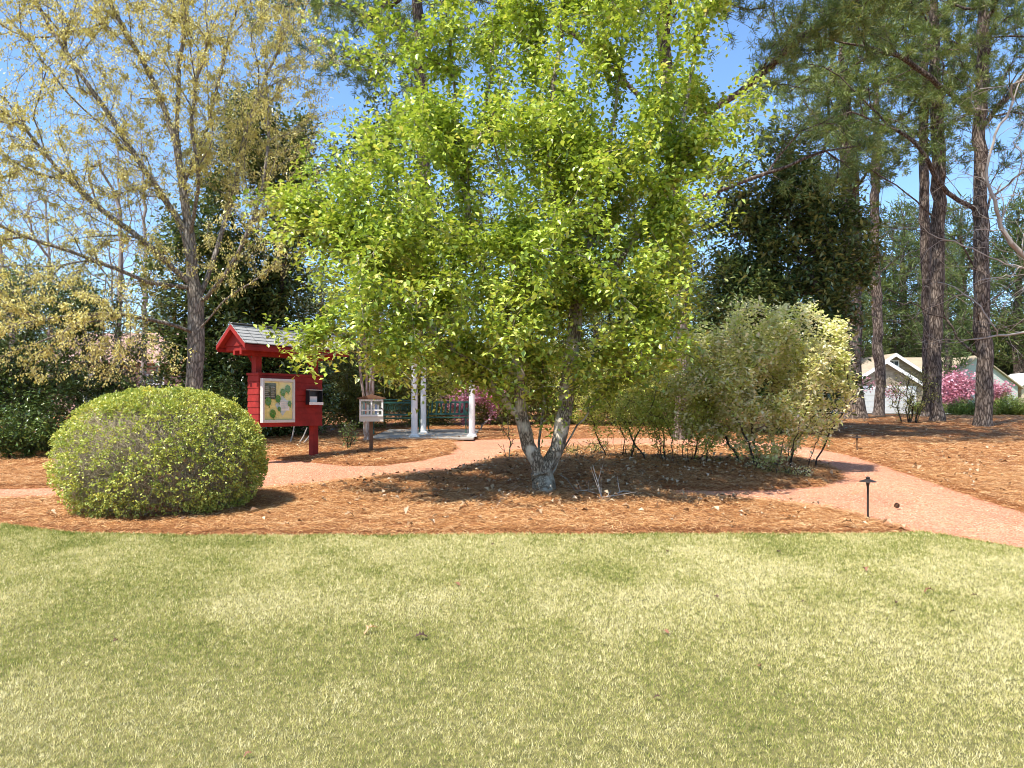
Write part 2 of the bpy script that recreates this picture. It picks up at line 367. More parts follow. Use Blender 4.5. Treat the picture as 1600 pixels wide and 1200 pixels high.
def straw():
    Vs = []; R = []
    for (n, y0, y1, w, l) in ((350000, 7.3, 13.5, .0048, .15), (150000, 13.5, 20, .008, .2), (90000, 20, 36, .014, .3)):
        y = np.sqrt(rng.uniform(y0**2, y1**2, n)); x = rng.uniform(-1, 1, n)*(.74*y+1.0)
        k = ((pathd(x, y) > .02-.06*rng.random(n)**3*2) | (rng.random(n) < .03)) & (lawnd(x, y) > -.015-.07*rng.random(n)**3); x, y = x[k], y[k]; n = len(x)
        k = vn2(x, y, .13, 35)*.7+vn2(x, y, .06, 36)*.3 > rng.uniform(.22, .48, n); x, y = x[k], y[k]; n = len(x)
        a = rng.uniform(0, PI, n)+1.2*(vn2(x, y, .4, 31)-.5)*4; L_ = l*rng.uniform(.45, 1.1, n)
        z = np.maximum(ground_z(x, y), hz(x, y))+.004+.03*rng.random(n)**2
        p = np.stack([x, y, z], 1); d = np.stack([np.cos(a), np.sin(a), rng.normal(.03, .14, n)], 1)
        s = np.stack([-np.sin(a), np.cos(a), rng.normal(0, .3, n)], 1)
        p0 = p-d*L_[:, None]/2; p1 = p+d*L_[:, None]/2; mid = p+s*(rng.normal(0, .07, n)*L_)[:, None]; mid[:, 2] += .01
        p0[:, 2] = np.maximum(p0[:, 2], z-.01); p1[:, 2] = np.maximum(p1[:, 2], z-.01)
        V = np.empty((n, 4, 3)); V[:, 0] = p0; V[:, 1] = mid+s*w/2; V[:, 2] = p1; V[:, 3] = mid-s*w/2
        Vs.append(V); R.append(np.clip(rng.normal(.54, .30, n)+(vn2(x, y, .25, 33)-.5)*.5, 0, 1))
    V = np.concatenate(Vs); n = len(V); b = np.arange(n)[:, None]*4
    T = np.concatenate([b+[0, 1, 3], b+[1, 2, 3]], 1).reshape(-1, 3)
    o = npmesh('pine_straw', V.reshape(-1, 3), [T], M['straw'], None, {'rnd': (np.repeat(np.concatenate(R), 2), 'FACE')})
    tag(o, 'loose orange pine straw mulch covering the planting beds', 'pine straw', kind='stuff')
straw()

def pebbles():
    n = 75000
    y = np.sqrt(rng.uniform(8.0**2, 17**2, n)); x = rng.uniform(-1, 1, n)*(.74*y+1.0)
    k = (pathd(x, y) < .03) & (lawnd(x, y) > .02); x, y = x[k], y[k]; n = len(x)
    r = (.005+.004*rng.random(n))[:, None]; pos = np.stack([x, y, hz(x, y)], 1)
    o6 = np.array([(1, 0, 0), (0, 1, 0), (-1, 0, 0), (0, -1, 0), (0, 0, .8), (0, 0, -.8)], float)
    a = rng.uniform(0, PI, n); V = np.empty((n, 6, 3))
    for i in range(6):
        v = o6[i]*rng.uniform(.6, 1.3, (n, 1)); V[:, i, 0] = v[:, 0]*np.cos(a)-v[:, 1]*np.sin(a); V[:, i, 1] = v[:, 0]*np.sin(a)+v[:, 1]*np.cos(a); V[:, i, 2] = v[:, 2]
    V = V*r[:, :, None]+pos[:, None]
    b = np.arange(n)[:, None]*6
    T = np.concatenate([b+t for t in ([0, 1, 4], [1, 2, 4], [2, 3, 4], [3, 0, 4])], 1).reshape(-1, 3)
    o = npmesh('gravel', V.reshape(-1, 3), [T], M['pebble'], None, {'rnd': (np.repeat(rng.random(n), 4), 'FACE')})
    tag(o, 'loose salmon pink gravel on the garden path', 'gravel', kind='stuff')
pebbles()

# ------------------------------------------------------------------ tree growing
def sample(blobs, n, seed=1, nscale=.9, thr=.42, outer=.5):
    """blobs: (px,py,dist,rx_px,ry_px,depth_m[,weight])"""
    w = np.array([(b[3]*b[4]*b[5])**.9*(b[6] if len(b) > 6 else 1) for b in blobs]); w /= w.sum()
    out = []; got = 0
    while got < n:
        i = rng.choice(len(blobs), n, p=w)
        c = np.array([P(b[0], b[1], b[2]) for b in blobs])[i]
        s = np.array([(b[3]*b[2]/F, b[5], b[4]*b[2]/F) for b in blobs])[i]
        q = c+rdir(n)*(rng.random((n, 1))**(1/3*(1-outer)+.12*outer))*s
        q = q[vn3(q/nscale, seed) > thr]; out.append(q); got += len(q)
    return np.concatenate(out)[:n]

def grow(stems, att, step=.22, curve=.4, wig=.03, bias=1.5, nmax=60000):
    pos = np.zeros((nmax, 3)); par = np.full(nmax, -1); dr = np.zeros((nmax, 3)); n = 0; roots = []
    for st in stems:
        pts = np.array(st, float)
        if n and np.min(np.linalg.norm(pos[:n]-pts[0], axis=1)) < .15:
            prev = int(np.argmin(np.linalg.norm(pos[:n]-pts[0], axis=1)))
        else:
            pos[n] = pts[0]; dr[n] = (pts[1]-pts[0])/np.linalg.norm(pts[1]-pts[0]); prev = n; roots.append(n); n += 1
        # catmull through points
        Q = np.vstack([2*pts[0]-pts[1], pts, 2*pts[-1]-pts[-2]])
        for i in range(1, len(Q)-2):
            L_ = np.linalg.norm(Q[i+1]-Q[i]); m = max(1, int(round(L_/step)))
            for k in range(1, m+1):
                t = k/m; a = Q[i-1]; b = Q[i]; c = Q[i+1]; d = Q[i+2]
                p = .5*((2*b)+(-a+c)*t+(2*a-5*b+4*c-d)*t*t+(-a+3*b-3*c+d)*t**3)+rng.normal(0, wig*.5, 3)
                pos[n] = p; par[n] = prev; v = p-pos[prev]; dr[n] = v/np.linalg.norm(v); prev = n; n += 1
    n0 = n
    md = np.array([np.min(np.linalg.norm(pos[:n0]-a, axis=1)) for a in att])
    tips = np.zeros(len(att), int)
    for j in np.argsort(md):
        a = att[j]; v = a-pos[:n]; ds = np.linalg.norm(v, axis=1)+1e-6
        dot = (v*dr[:n]).sum(1)/ds
        i = int(np.argmin(ds*(bias-dot))); L_ = ds[i]
        if L_ < step*.4: tips[j] = i; continue
        m = max(1, int(round(L_/step))); c1 = pos[i]+dr[i]*L_*curve; prev = i; p0 = pos[i].copy()
        for k in range(1, m+1):
            t = k/m; p = (1-t)**2*p0+2*t*(1-t)*c1+t*t*a
            if k < m: p = p+rng.normal(0, wig, 3)
            w = p-pos[prev]; l = np.linalg.norm(w)+1e-9
            pos[n] = p; par[n] = prev; dr[n] = w/l; prev = n; n += 1
        tips[j] = prev
        if n > nmax-200: break
    return pos[:n], par[:n], dr[:n], tips, roots
def radii(pos, par, R, r0):
    n = len(par); ch = np.zeros(n, int)
    np.add.at(ch, par[par >= 0], 1); N = max(2, (ch == 0).sum())
    e = math.log(N)/math.log(max(R/r0, 1.5)); a = np.zeros(n)
    a[ch == 0] = r0**e
    for i in range(n-1, 0, -1):
        p = par[i]
        if p >= 0: a[p] += a[i]
    return a**(1/e)
def tubes(name, pos, par, dr, r, mat, parent, flare=None, rough=.0):
    n = len(par); ch = np.where(par >= 0)[0]; p = par[ch]
    best = np.full(n, -1.0); main = np.full(n, -1)
    for c in ch:
        if r[c] > best[par[c]]: best[par[c]] = r[c]; main[par[c]] = c
    ism = main[p] == ch
    def ring(c, d, rad, k):
        ref = np.array([.17, .93, .32]); u = norm(np.cross(d, ref)); w = np.cross(d, u)
        a = np.arange(k)*2*PI/k
        rr = rad[:, None]*np.ones(k)
        if rough > 0:
            q = (c[:, None]+(u[:, None]*np.cos(a)[None, :, None]+w[:, None]*np.sin(a)[None, :, None])*rad[:, None, None])
            z = (vn3(q.reshape(-1, 3)*[9, 9, 3.5], 5).reshape(rr.shape)-.5)*2*rough+(vn3(q.reshape(-1, 3)*[3, 3, 1.2], 6).reshape(rr.shape)-.5)*2*rough
            rr = rr*(1+z)
        return c[:, None]+(u[:, None]*np.cos(a)[None, :, None]+w[:, None]*np.sin(a)[None, :, None])*rr[:, :, None]
    if flare is not None:
        r = r*(1+flare*np.exp(-np.maximum(pos[:, 2]-pos[:, 2].min(), 0)/.22))
    r1 = r[ch]; r0_ = np.where(ism, r[p], np.minimum(r[p], r1*1.15)); d0 = np.where(ism[:, None], dr[p], dr[ch])
    Vs = []; Fs = []; off = 0
    for lo, hi, k in ((.05, 9, 14), (.012, .05, 6), (0, .012, 3)):
        s = (r0_ >= lo) & (r0_ < hi)
        if not s.any(): continue
        A = ring(pos[p[s]], d0[s], r0_[s], k); B = ring(pos[ch[s]], dr[ch[s]], r1[s], k); m = s.sum()
        V = np.concatenate([A, B], 1).reshape(-1, 3); b = np.arange(m)[:, None, None]*2*k+off; j = np.arange(k)[None, :, None]; j2 = (np.arange(k)+1)[None, :, None] % k
        Fq = np.concatenate([b+j, b+j2, b+k+j2, b+k+j], 2).reshape(-1, 4); Vs.append(V); Fs.append(Fq); off += len(V)
    return npmesh(name, np.concatenate(Vs), Fs, mat, parent, smooth=True)

def scatter(tips, pos, par, per, spread, back=3):
    """leaf points round each tip and back along its twig; returns points and owner index"""
    t = np.repeat(np.arange(len(tips)), per); node = tips[t].copy()
    hop = rng.integers(0, back+1, len(t))
    for k in range(back):
        m = (hop > k) & (par[node] >= 0); node[m] = par[node[m]]
    return pos[node]+rng.normal(0, spread, (len(t), 3)), t

def thing_at(name, base, **k): return empty(name, base, **k)
def settle(o, base):
    """mesh built in world space: shift into its root's space"""
    me = o.data; co = np.empty(len(me.vertices)*3, np.float32); me.vertices.foreach_get('co', co)
    co = co.reshape(-1, 3)-np.array(base, np.float32); me.vertices.foreach_set('co', co.ravel()); me.update()

def tree(name, base, stems, att, R, r0, bark, leafm, per, spread, ln, wd, label, cat='tree', group=None, step=.22, droop=.25, flare=.5,
         curve=.4, wig=.03, rough=.08, back=3, bias=1.5, foliage='crown', trunk='trunk', bare=None, updir=0.0, needles=False, rmix=.5, fold=.25, limbmax=None):
    L0 = np.array(stems[0], float); ntr = 1+sum(max(1, int(round(np.linalg.norm(L0[i+1]-L0[i])/step))) for i in range(len(L0)-1))
    pos, par, dr, tips, roots = grow(stems, att, step, curve, wig, bias)
    r = radii(pos, par, R, r0)
    root = thing_at(name, base, label=label, cat=cat, group=group)
    if limbmax: r[ntr:] = np.minimum(r[ntr:], limbmax)
    t = tubes(trunk, pos, par, dr, r, bark, root, flare, rough); settle(t, base)
    if leafm is not None and per:
        tt = tips if bare is None else tips[~bare]
        if needles:
            q = np.repeat(tt, per); n = len(q); cr = rng.random(len(tt))
            p = pos[q]+rng.normal(0, spread, (n, 3)); d = norm(dr[q]*.5+rdir(n)); d[:, 2] += .15
            rd = np.repeat(cr, per)*rmix+rng.random(n)*(1-rmix)
            c = leaves(foliage, p, d, rdir(n), ln*rng.uniform(.6, 1.1, n), wd, leafm, root, rd, 0.05, .5)
        else:
            p, own = scatter(tt, pos, par, per, spread, back); n = len(p)
            cr = rng.random(len(tt)); d = rdir(n); d[:, 2] = d[:, 2]*.6-droop
            nr = rdir(n)*.6; nr[:, 2] += 1
            rd = cr[own]*rmix+rng.random(n)*(1-rmix)
            sz = rng.uniform(.65, 1.15, n)
            c = leaves(foliage, p, d, nr, ln*sz, wd*sz, leafm, root, rd, fold)
        settle(c, base)
    return root

# ---- the lime green tree in the middle
b = gp(848, 10.5, .0); D = 10.67
st = [[b-[0, 0, .08], P(850, 752, D), P(845, 738, D)],
      [P(845, 738, D), P(826, 700, D-.05), P(815, 650, D-.1), P(812, 590, D-.2), P(790, 500, D-.3), P(745, 400, D-.5), P(720, 250, D-.4), P(705, 80, D-.3), P(700, -60, D-.3)],
      [P(845, 738, D), P(868, 700, D+.1), P(884, 640, D+.15), P(890, 580, D+.2), P(905, 470, D+.3), P(930, 330, D+.5), P(960, 180, D+.3), P(975, 30, D+.2), P(980, -90, D+.2)],
      [P(790, 500, D-.3), P(800, 380, D-.8), P(790, 220, D-1), P(770, 60, D-.9), P(765, -60, D-.8)],
      [P(812, 590, D-.2), P(700, 500, D+.3), P(640, 380, D+.4), P(610, 230, D+.3), P(600, 120, D+.3)],
      [P(905, 470, D+.3), P(870, 350, D-.5), P(860, 200, D-.8), P(880, 20, D-.7), P(885, -90, D-.7)],
      [P(905, 470, D+.3), P(990, 380, D-.2), P(1050, 260, D-.3), P(1080, 120, D-.2), P(1090, 10, D)],
      [P(815, 650, D-.1), P(760, 590, D-.4), P(680, 520, D-.9), P(590, 450, D-1.3)],
      [P(680, 520, D-.9), P(600, 430, D-.9), P(520, 350, D-.7), P(440, 312, D-.5), P(360, 292, D-.4)],
      [P(853, 752, D+.05), P(876, 715, D+.25), P(893, 680, D+.35), P(925, 635, D+.5), P(975, 585, D+.6)],
      [P(845, 738, D), P(842, 690, D+.2), P(850, 630, D+.3), P(848, 560, D+.4), P(850, 440, D+.5)],
      [P(890, 580, D+.2), P(960, 540, D+.3), P(1030, 470, D+.5), P(1090, 370, D+.6)]]
bl = [(690, 470, D, 250, 130, 2.6), (900, 470, D, 215, 140, 2.6), (800, 330, D, 300, 170, 2.5), (620, 320, D, 160, 110, 2.0), (1000, 330, D, 140, 190, 1.8),
      (960, 150, D, 200, 150, 2.0), (740, 130, D, 130, 130, 1.6), (425, 308, D-.5, 75, 32, .6, 2.6), (1120, 190, D, 85, 120, 1.2), (560, 545, D-.6, 110, 55, 1.4, 1.3), (470, 450, D-.2, 60, 110, 1.3),
      (700, -20, D, 160, 110, 1.6), (980, -40, D, 200, 120, 1.8), (830, 560, D-.6, 200, 60, 1.6), (665, 590, D-.7, 130, 38, 1.2, 1.4), (1010, 530, D, 65, 80, 1.3), (540, 40, D, 60, 60, .8, .9), (1180, 200, D, 35, 60, .6), (560, 240, D, 70, 60, .8)]
att = sample(bl, 3500, 3, np.array([.42, .45, 1.0]), .49, .45)
tree('lime_green_tree', b, st, att, .15, .003, M['bark_lime'], M['lime'], 36, .075, .088, .055,
     'lime green leafy tree with a forked grey trunk in the middle mulch bed', step=.2, flare=.22, back=4, rough=.1, droop=.35)

# ---- yellow budding oak on the left
D = 17.0; b = gp(305, D)
st = [[b-[0, 0, .1], P(303, 600, D), P(307, 520, D), P(303, 450, D), P(296, 370, D), P(285, 290, D), P(275, 220, D)],
      [P(307, 480, D), P(335, 400, D+.3), P(365, 300, D+.8), P(385, 200, D+1), P(440, 60, D+1.2), P(470, -60, D+1.2)],
      [P(303, 450, D), P(240, 390, D-.6), P(150, 320, D-1.2), P(70, 240, D-1.6), P(-10, 130, D-1.8)],
      [P(296, 370, D), P(250, 300, D-.4), P(170, 180, D-.8), P(90, 60, D-1), P(20, -60, D-1)],
      [P(275, 220, D), P(240, 130, D-.2), P(180, 20, D-.3), P(140, -80, D-.3)],
      [P(275, 220, D), P(278, 130, D+.2), P(290, 20, D+.3), P(290, -100, D+.3)],
      [P(285, 290, D), P(320, 210, D+.3), P(345, 110, D+.4), P(380, -30, D+.4)],
      [P(303, 450, D), P(270, 330, D-.7), P(200, 230, D-1), P(110, 150, D-1.6), P(20, 30, D-2)],
      [P(307, 480, D), P(350, 430, D-.3), P(400, 330, D-.6), P(420, 200, D-.4), P(410, 60, D-.2)],
      [P(303, 450, D), P(230, 440, D-.8), P(130, 400, D-1.6), P(40, 370, D-2.2), P(-60, 330, D-2.6)],
      [P(296, 370, D), P(310, 280, D-.8), P(300, 170, D-1.2), P(330, 40, D-1.3)],
      [P(307, 520, D), P(240, 500, D-1.0), P(160, 490, D-2), P(60, 500, D-3), P(-20, 520, D-3.4)],
      [P(307, 520, D), P(350, 470, D-.5), P(410, 430, D-.9), P(460, 380, D-1)]]
bl = [(150, 130, D-.8, 260, 200, 2.6), (330, 100, D+.3, 200, 190, 2.6), (60, 300, D-1.2, 160, 140, 2.0), (420, 180, D+.6, 120, 190, 2.0), (60, 470, D-2.6, 150, 60, 1.4, 1.5),
      (150, 560, D-2.2, 160, 45, 1.3, 1.5), (200, 420, D-1, 120, 70, 1.4), (390, 380, D-.6, 90, 80, 1.2), (30, -60, D-1, 220, 120, 2), (330, -80, D, 220, 120, 2.2), (-60, 350, D-1.5, 120, 250, 1.5, .7)]
att = sample(bl, 5800, 9, .6, .38, .3)
tree('budding_oak', b, st, att, .175, .0032, M['bark_oak'], M['oak'], 22, .045, .062, .032,
     'tall spreading oak with tiny yellow spring tassels behind the clipped bush', step=.3, flare=.3, curve=.45, wig=.02, back=3, bias=1.35, droop=.9, rmix=.6)

# ---- pines ------------------------------------------------------------------
def pine(name, px, D, R, ztop, crown, natt, label, per=20, group=None, lean=0.0, limbs=(), nl=.17, nw=.012, mat='needle', spread=.07, seed=1, deadatt=None, thr=.54, far=False, r0=.006):
    b = gp(px, D); st = [[b-[0, 0, .15]]+[b+[lean*f*ztop+.12*math.sin(7*f+seed), .1*math.cos(5*f+seed), f*ztop] for f in (.08, .25, .45, .65, .85, 1)]]
    for l in limbs: st.append([P(*q) for q in l])
    att = sample(crown, natt if far else int(natt*1.6), seed+40, .85, thr, .4)
    bare = np.zeros(len(att), bool)
    if deadatt is not None:
        att = np.concatenate([att, deadatt]); bare = np.concatenate([bare, np.ones(len(deadatt), bool)])
    return tree(name, b, st, att, R, r0, M['bark_pine'], M[mat], int(per*1.7), spread*.7, nl*1.15, nw*1.8, label, 'pine tree', group, step=.45 if not far else .8, flare=.45, curve=.25, wig=.05,
                rough=.1, bare=bare, bias=1.45, needles=True, rmix=.5, limbmax=.085)
# right-hand big pine, with dead lower limbs
D = 24.6
dead = sample([(1590, 380, D-.6, 130, 110, 2.4), (1440, 330, D-.8, 100, 110, 2), (1470, 500, D-1, 120, 70, 2)], 170, 77, 1.5, .3)
pine('tall_pine', 1535, D, .32, 18.5, [(1450, 90, D, 190, 110, 3.0), (1620, 60, D, 140, 140, 3), (1400, 200, D-1, 150, 70, 2), (1350, 60, D-1.5, 140, 90, 2), (1560, -130, D, 260, 150, 3.5), (1650, 240, D, 90, 60, 2.0)],
     1050, 'thickest tall pine, nearest to the right edge with bare dead lower limbs', per=26, seed=2, deadatt=dead, nl=.2, nw=.012,
     limbs=[[(1535, 330, D), (1480, 300, D-.5), (1420, 215, D-1), (1330, 175, D-1.5)], [(1528, 180, D), (1440, 110, D-.6), (1380, 80, D-1), (1290, 60, D-1.4)], [(1535, 200, D), (1600, 120, D+.3), (1660, 60, D)],
            [(1537, 520, D), (1590, 505, D-.8), (1660, 480, D-1)]])
D = 28.0
pine('tall_pine', 1465, D, .235, 19, [(1400, 130, D, 120, 90, 2.6), (1480, 60, D, 120, 120, 2.6), (1440, -80, D, 220, 120, 3), (1330, 130, D-.4, 110, 80, 2), (1500, 230, D, 60, 40, 1.5)],
     650, 'tall pine with a long dark bark scar, in front of its slimmer neighbour', per=22, seed=5, nl=.2, nw=.014, lean=-.006,
     limbs=[[(1460, 340, D), (1400, 290, D-.5), (1330, 250, D-1), (1250, 240, D-1)]])
D = 33
pine('tall_pine', 1446, D, .20, 19, [(1420, 160, D, 120, 90, 2.5), (1480, 40, D, 140, 120, 3), (1400, -60, D, 160, 100, 3)], 300,
     'slim upright pine tucked directly behind the scarred pine trunk', per=20, seed=7, nl=.22, nw=.018)
D = 38
pine('tall_pine', 1372, D, .24, 18, [(1370, 230, D, 60, 60, 2), (1340, 160, D, 100, 80, 3), (1400, 340, D, 70, 28, 1.6), (1400, 50, D, 150, 110, 3), (1440, 420, D, 60, 28, 1.6), (1330, 420, D, 40, 40, 1.4)], 330,
     'slender farther pine standing before the shingled cottage', per=20, seed=8, nl=.25, nw=.02, lean=-.01)
# pale leaning pine partly hidden behind dark magnolia
D = 30
pine('tall_pine', 1338, D, .36, 17, [(1290, 250, D, 120, 70, 2.4), (1250, 150, D, 100, 70, 2.4), (1330, 40, D, 130, 80, 3)], 420,
     'pine whose flared base shows just right of the dark magnolia', per=20, seed=11, lean=-.035, nl=.22, nw=.016)
# centre pine behind the lime tree, with a long limb to the upper right
D = 20
pine('tall_pine', 1063, D, .27, 16, [(1150, 20, D-.3, 70, 60, 1.4), (1000, -30, D, 160, 80, 2.5), (830, 30, D-.4, 110, 45, 1.4), (1270, 80, D-2, 90, 70, 1.5), (1340, 30, D-2.6, 110, 50, 1.4), (700, 60, D, 110, 60, 1.6), (1080, -170, D, 220, 120, 3), (1270, 240, D-1.4, 100, 70, 1.4), (1250, -140, D-2, 170, 90, 2.6), (1420, -110, D-2, 140, 100, 2.6), (1150, -160, D-3, 150, 80, 2.4), (1520, -170, D, 130, 80, 2.6), (1340, -220, D-4, 170, 80, 2.2), (1265, -310, 15.5, 240, 90, 3.0, 1.6)],  # out-of-frame clumps toward the right are added to shade the ground there
     2400, 'tall pine directly behind the lime green tree, its long limb reaching up right', per=24, seed=13, lean=-.03, nl=.17, nw=.010,
     limbs=[[(1040, 235, D), (1100, 180, D-.4), (1180, 125, D-1), (1250, 60, D-1.8), (1330, 5, D-2.6), (1400, -50, D-3)], [(1035, 190, D), (980, 130, D-.2), (905, 62, D-.4), (840, 25, D-.6), (760, 15, D-.6)],
            [(1040, 330, D), (1120, 300, D-.6), (1200, 270, D-1.1), (1290, 235, D-1.5)]])
# pine top seen over the oak
D = 26
pine('tall_pine', 655, D, .22, 18, [(480, 40, D, 90, 60, 2.4), (590, 90, D, 90, 60, 2.4), (530, -60, D, 150, 90, 3), (640, 30, D, 90, 70, 2)], 520, 'pine between the oak and the lime tree with high loose needle clumps', per=22, seed=17, nl=.2, nw=.014)

# bare branching tree beyond the right edge whose limbs cross the pines
D = 20.0; b = gp(1760, D)
st = [[b, P(1765, 560, D), P(1740, 470, D), P(1680, 440, D)], [P(1680, 440, D), P(1600, 420, D), P(1530, 395, D-.2), (P(1440, 360, D-.4)), P(1380, 350, D-.5)],
      [P(1680, 440, D), P(1600, 400, D), P(1560, 340, D-.2), P(1545, 250, D-.3), P(1590, 140, D-.4)], [P(1740, 470, D), P(1680, 300, D), P(1600, 200, D), P(1520, 180, D), P(1440, 200, D-.3)], [P(1765, 560, D), P(1700, 510, D), P(1600, 520, D-.2), P(1520, 530, D-.4)]]
att = sample([(1520, 380, D, 130, 120, 2.2), (1600, 250, D, 130, 150, 2.5), (1480, 500, D-.3, 120, 60, 1.5), (1680, 400, D, 120, 200, 2.5, .6)], 620, 91, 1.2, .25)
tree('bare_tree', b, st, att, .13, .004, M['stick'], None, 0, 0, 0, 0, 'leafless grey tree at the right edge whose crooked limbs cross the pine trunks', step=.25, wig=.04, curve=.5)

# ---- pale bare trees behind the oak
spots = [(75, 30, 9.5, 'bare pale tree leftmost of those behind the hedge'), (180, 27, 10.5, 'bare pale slim tree behind the oak canopy, second from the left'), (222, 33, 13, 'bare pale leaning tree just left of the oak trunk'), (15, 36, 12, 'bare pale tree farthest back at the left edge')]
for i, (px, D, h, lb) in enumerate(spots):
    b = gp(px, D); top = b+[rng.normal(0, .6), 0, h]
    st = [[b, b+[.1, 0, h*.3], b*.4+top*.6+[.2, 0, 0], top]]
    c = (px, HOR-(b[2]+h*.68-EYE)/D*F, D, 95*27/D, h*.36/D*F, 2.4)
    att = sample([c], 480, 60+i, .9, .2)
    tree('bare_tree', b, st, att, .11, .006, M['twigfar'], None, 0, 0, 0, 0, lb, step=.4, wig=.04, curve=.35, group='bare trees behind the hedge')

# ---- dark broadleaf evergreens
def bushy(name, px, D, h_stem, blobs, natt, R, label, cat, leaf, per, spread, ln, wd, bark='bark_dark', nstem=1, seed=1, droop=.1, nscale=.8, thr=.42, r0=.005, step=.3, group=None, outer=.5, rmix=.5, foliage='crown', trunk='trunk', fold=.2, spr=.25):
    b = gp(px, D); st = []
    for k in range(nstem):
        a = 2*PI*k/max(nstem, 1)+seed; q = rng.uniform(.35, 1.25); o = np.array([math.cos(a), math.sin(a), 0])*((spr if nstem > 1 else 0)*(q if nstem > 6 else 1)); f0 = .9 if nstem > 6 else .4
        st.append([b+o*f0-[0, 0, .08], b+o*(f0*.6+.6)+[0, 0, h_stem*.4], b+o*(1.7 if nstem > 6 else 2.2)+[rng.normal(0, .05), 0, h_stem]])
    att = sample(blobs, natt, seed, nscale, thr, outer)
    return tree(name, b, st, att, R, r0, M[bark], M[leaf], per, spread, ln, wd, label, cat, group, step=step, droop=droop, flare=.3, wig=.03, back=3, rmix=rmix, foliage=foliage, trunk=trunk, fold=fold)
bushy('magnolia_tree', 1235, 22, 3.5, [(1235, 400, 22, 115, 150, 2), (1200, 280, 22, 80, 80, 1.5), (1250, 560, 22, 100, 120, 1.8), (1300, 600, 21.5, 50, 70, 1), (1180, 500, 22, 110, 140, 1.8), (1300, 400, 22, 70, 120, 1.4), (1160, 340, 22, 60, 90, 1.4), (1230, 640, 20.5, 100, 30, 1)], 1900, .16,
      'dark glossy magnolia behind the variegated shrub', 'tree', 'magnolia', 32, .16, .20, .085, seed=21, thr=.43)
bushy('magnolia_tree', 410, 21.5, 4, [(400, 330, 21.5, 100, 190, 2), (380, 520, 21.5, 130, 130, 1.8), (300, 440, 21.5, 80, 130, 1.5), (420, 200, 21.5, 70, 70, 1.5), (330, 600, 21, 110, 95, 1.2), (430, 610, 21, 100, 90, 1.2)], 1700, .17,
      'dark glossy magnolia behind the budding oak and the red kiosk', 'tree', 'magnolia', 36, .16, .18, .08, seed=23, thr=.38)
bushy('magnolia_tree', 590, 29, 4, [(590, 330, 29, 110, 160, 2), (610, 200, 29, 60, 60, 1.2), (620, 500, 29, 130, 110, 1.8), (760, 420, 29, 110, 190, 2)], 900, .16,
      'dark magnolia mostly hidden behind the left half of the lime green tree', 'tree', 'magnolia', 30, .16, .18, .08, seed=25, thr=.42)
bushy('magnolia_tree', 960, 30, 4, [(960, 400, 30, 140, 190, 2), (1060, 450, 30, 80, 130, 2), (950, 570, 30, 150, 70, 1.6)], 800, .16,
      'dark magnolia mostly hidden behind the right half of the lime green tree', 'tree', 'magnolia', 30, .16, .18, .08, seed=27, thr=.42)
bushy('holly_shrub', 40, 16.6, 1.5, [(30, 520, 16.6, 110, 110, 1.5), (50, 620, 16.2, 110, 85, 1.4), (-60, 560, 16.6, 110, 150, 1.6), (40, 660, 15.9, 80, 45, 1)], 900, .1,
      'dense dark green holly shrub at the far left edge', 'shrub', 'holly', 36, .11, .085, .045, seed=31, thr=.36, nstem=3)
bushy('holly_shrub', 150, 19, 1.5, [(140, 530, 19, 90, 90, 1.4), (150, 630, 19, 110, 60, 1.4), (220, 640, 19, 80, 55, 1.2), (90, 460, 19, 90, 50, 1.3)], 850, .1,
      'dense green holly shrub rising right behind the clipped bush', 'shrub', 'holly', 34, .12, .09, .05, seed=33, thr=.36, nstem=3)
bushy('low_shrub', 25, 14.8, .4, [(25, 670, 14.8, 55, 35, .6)], 130, .03, 'low glossy shrub at the foot of the left holly', 'shrub', 'holly', 30, .07, .08, .045, seed=34, thr=.2, nstem=3, step=.15)
bushy('dark_shrub', 345, 19.5, .8, [(345, 640, 19.5, 90, 50, 1), (450, 630, 20.5, 80, 50, 1)], 380, .05, 'dark evergreen shrub filling the gap behind the red kiosk', 'shrub', 'magnolia', 36, .1, .12, .06, seed=35, thr=.3, nstem=3, step=.2)

# thicket behind the columns and benches
for i, (px, D, rx, ry, cy, lb) in enumerate([(560, 24, 75, 75, 600, 'brownish green thicket shrub behind the book box'), (660, 25, 80, 80, 600, 'brownish thicket shrub behind the pair of columns'), (770, 25.5, 85, 80, 600, 'yellowish thicket shrub right of the lone column'),
        (880, 26, 85, 75, 605, 'thicket shrub seen between the forked trunks'), (985, 25, 80, 65, 615, 'thicket shrub behind the bare multi stemmed shrub'), (1090, 24.5, 80, 75, 600, 'thicket shrub behind the variegated shrub, rightmost of the row')]):
    bushy('thicket_shrub', px, D, .8, [(px, cy, D, rx, ry, 1.0)], 560, .04, lb, 'shrub', 'thicket', 44, .11, .10, .05, 'twigfar', 5, 50+i, group='thicket shrubs behind the garden', thr=.3, step=.22)
bushy('azalea_shrub', 745, 22.6, .5, [(728, 618, 22.6, 24, 18, .5), (765, 615, 22.6, 28, 16, .5), (705, 628, 22.6, 20, 10, .4)], 150, .03, 'pink flowering azalea behind the lone white column', 'shrub', 'azalea', 26, .07, .07, .06, 'twigfar', 5, 61, thr=.2, step=.2, foliage='flowers')
bushy('azalea_shrub', 1490, 58, 1.0, [(1498, 604, 58, 24, 24, 2), (1482, 620, 58, 20, 14, 2)], 170, .08, 'large pink azalea between the two big pine trunks', 'shrub', 'azalea', 34, .25, .22, .18, 'twigfar', 5, 62, thr=.2, step=.5, foliage='flowers')
bushy('azalea_shrub', 1555, 60, .8, [(1557, 610, 60, 20, 14, 1.5)], 90, .06, 'smaller pink azalea right of the thickest pine trunk', 'shrub', 'azalea', 30, .2, .2, .16, 'twigfar', 5, 63, thr=.2, step=.5, foliage='flowers')
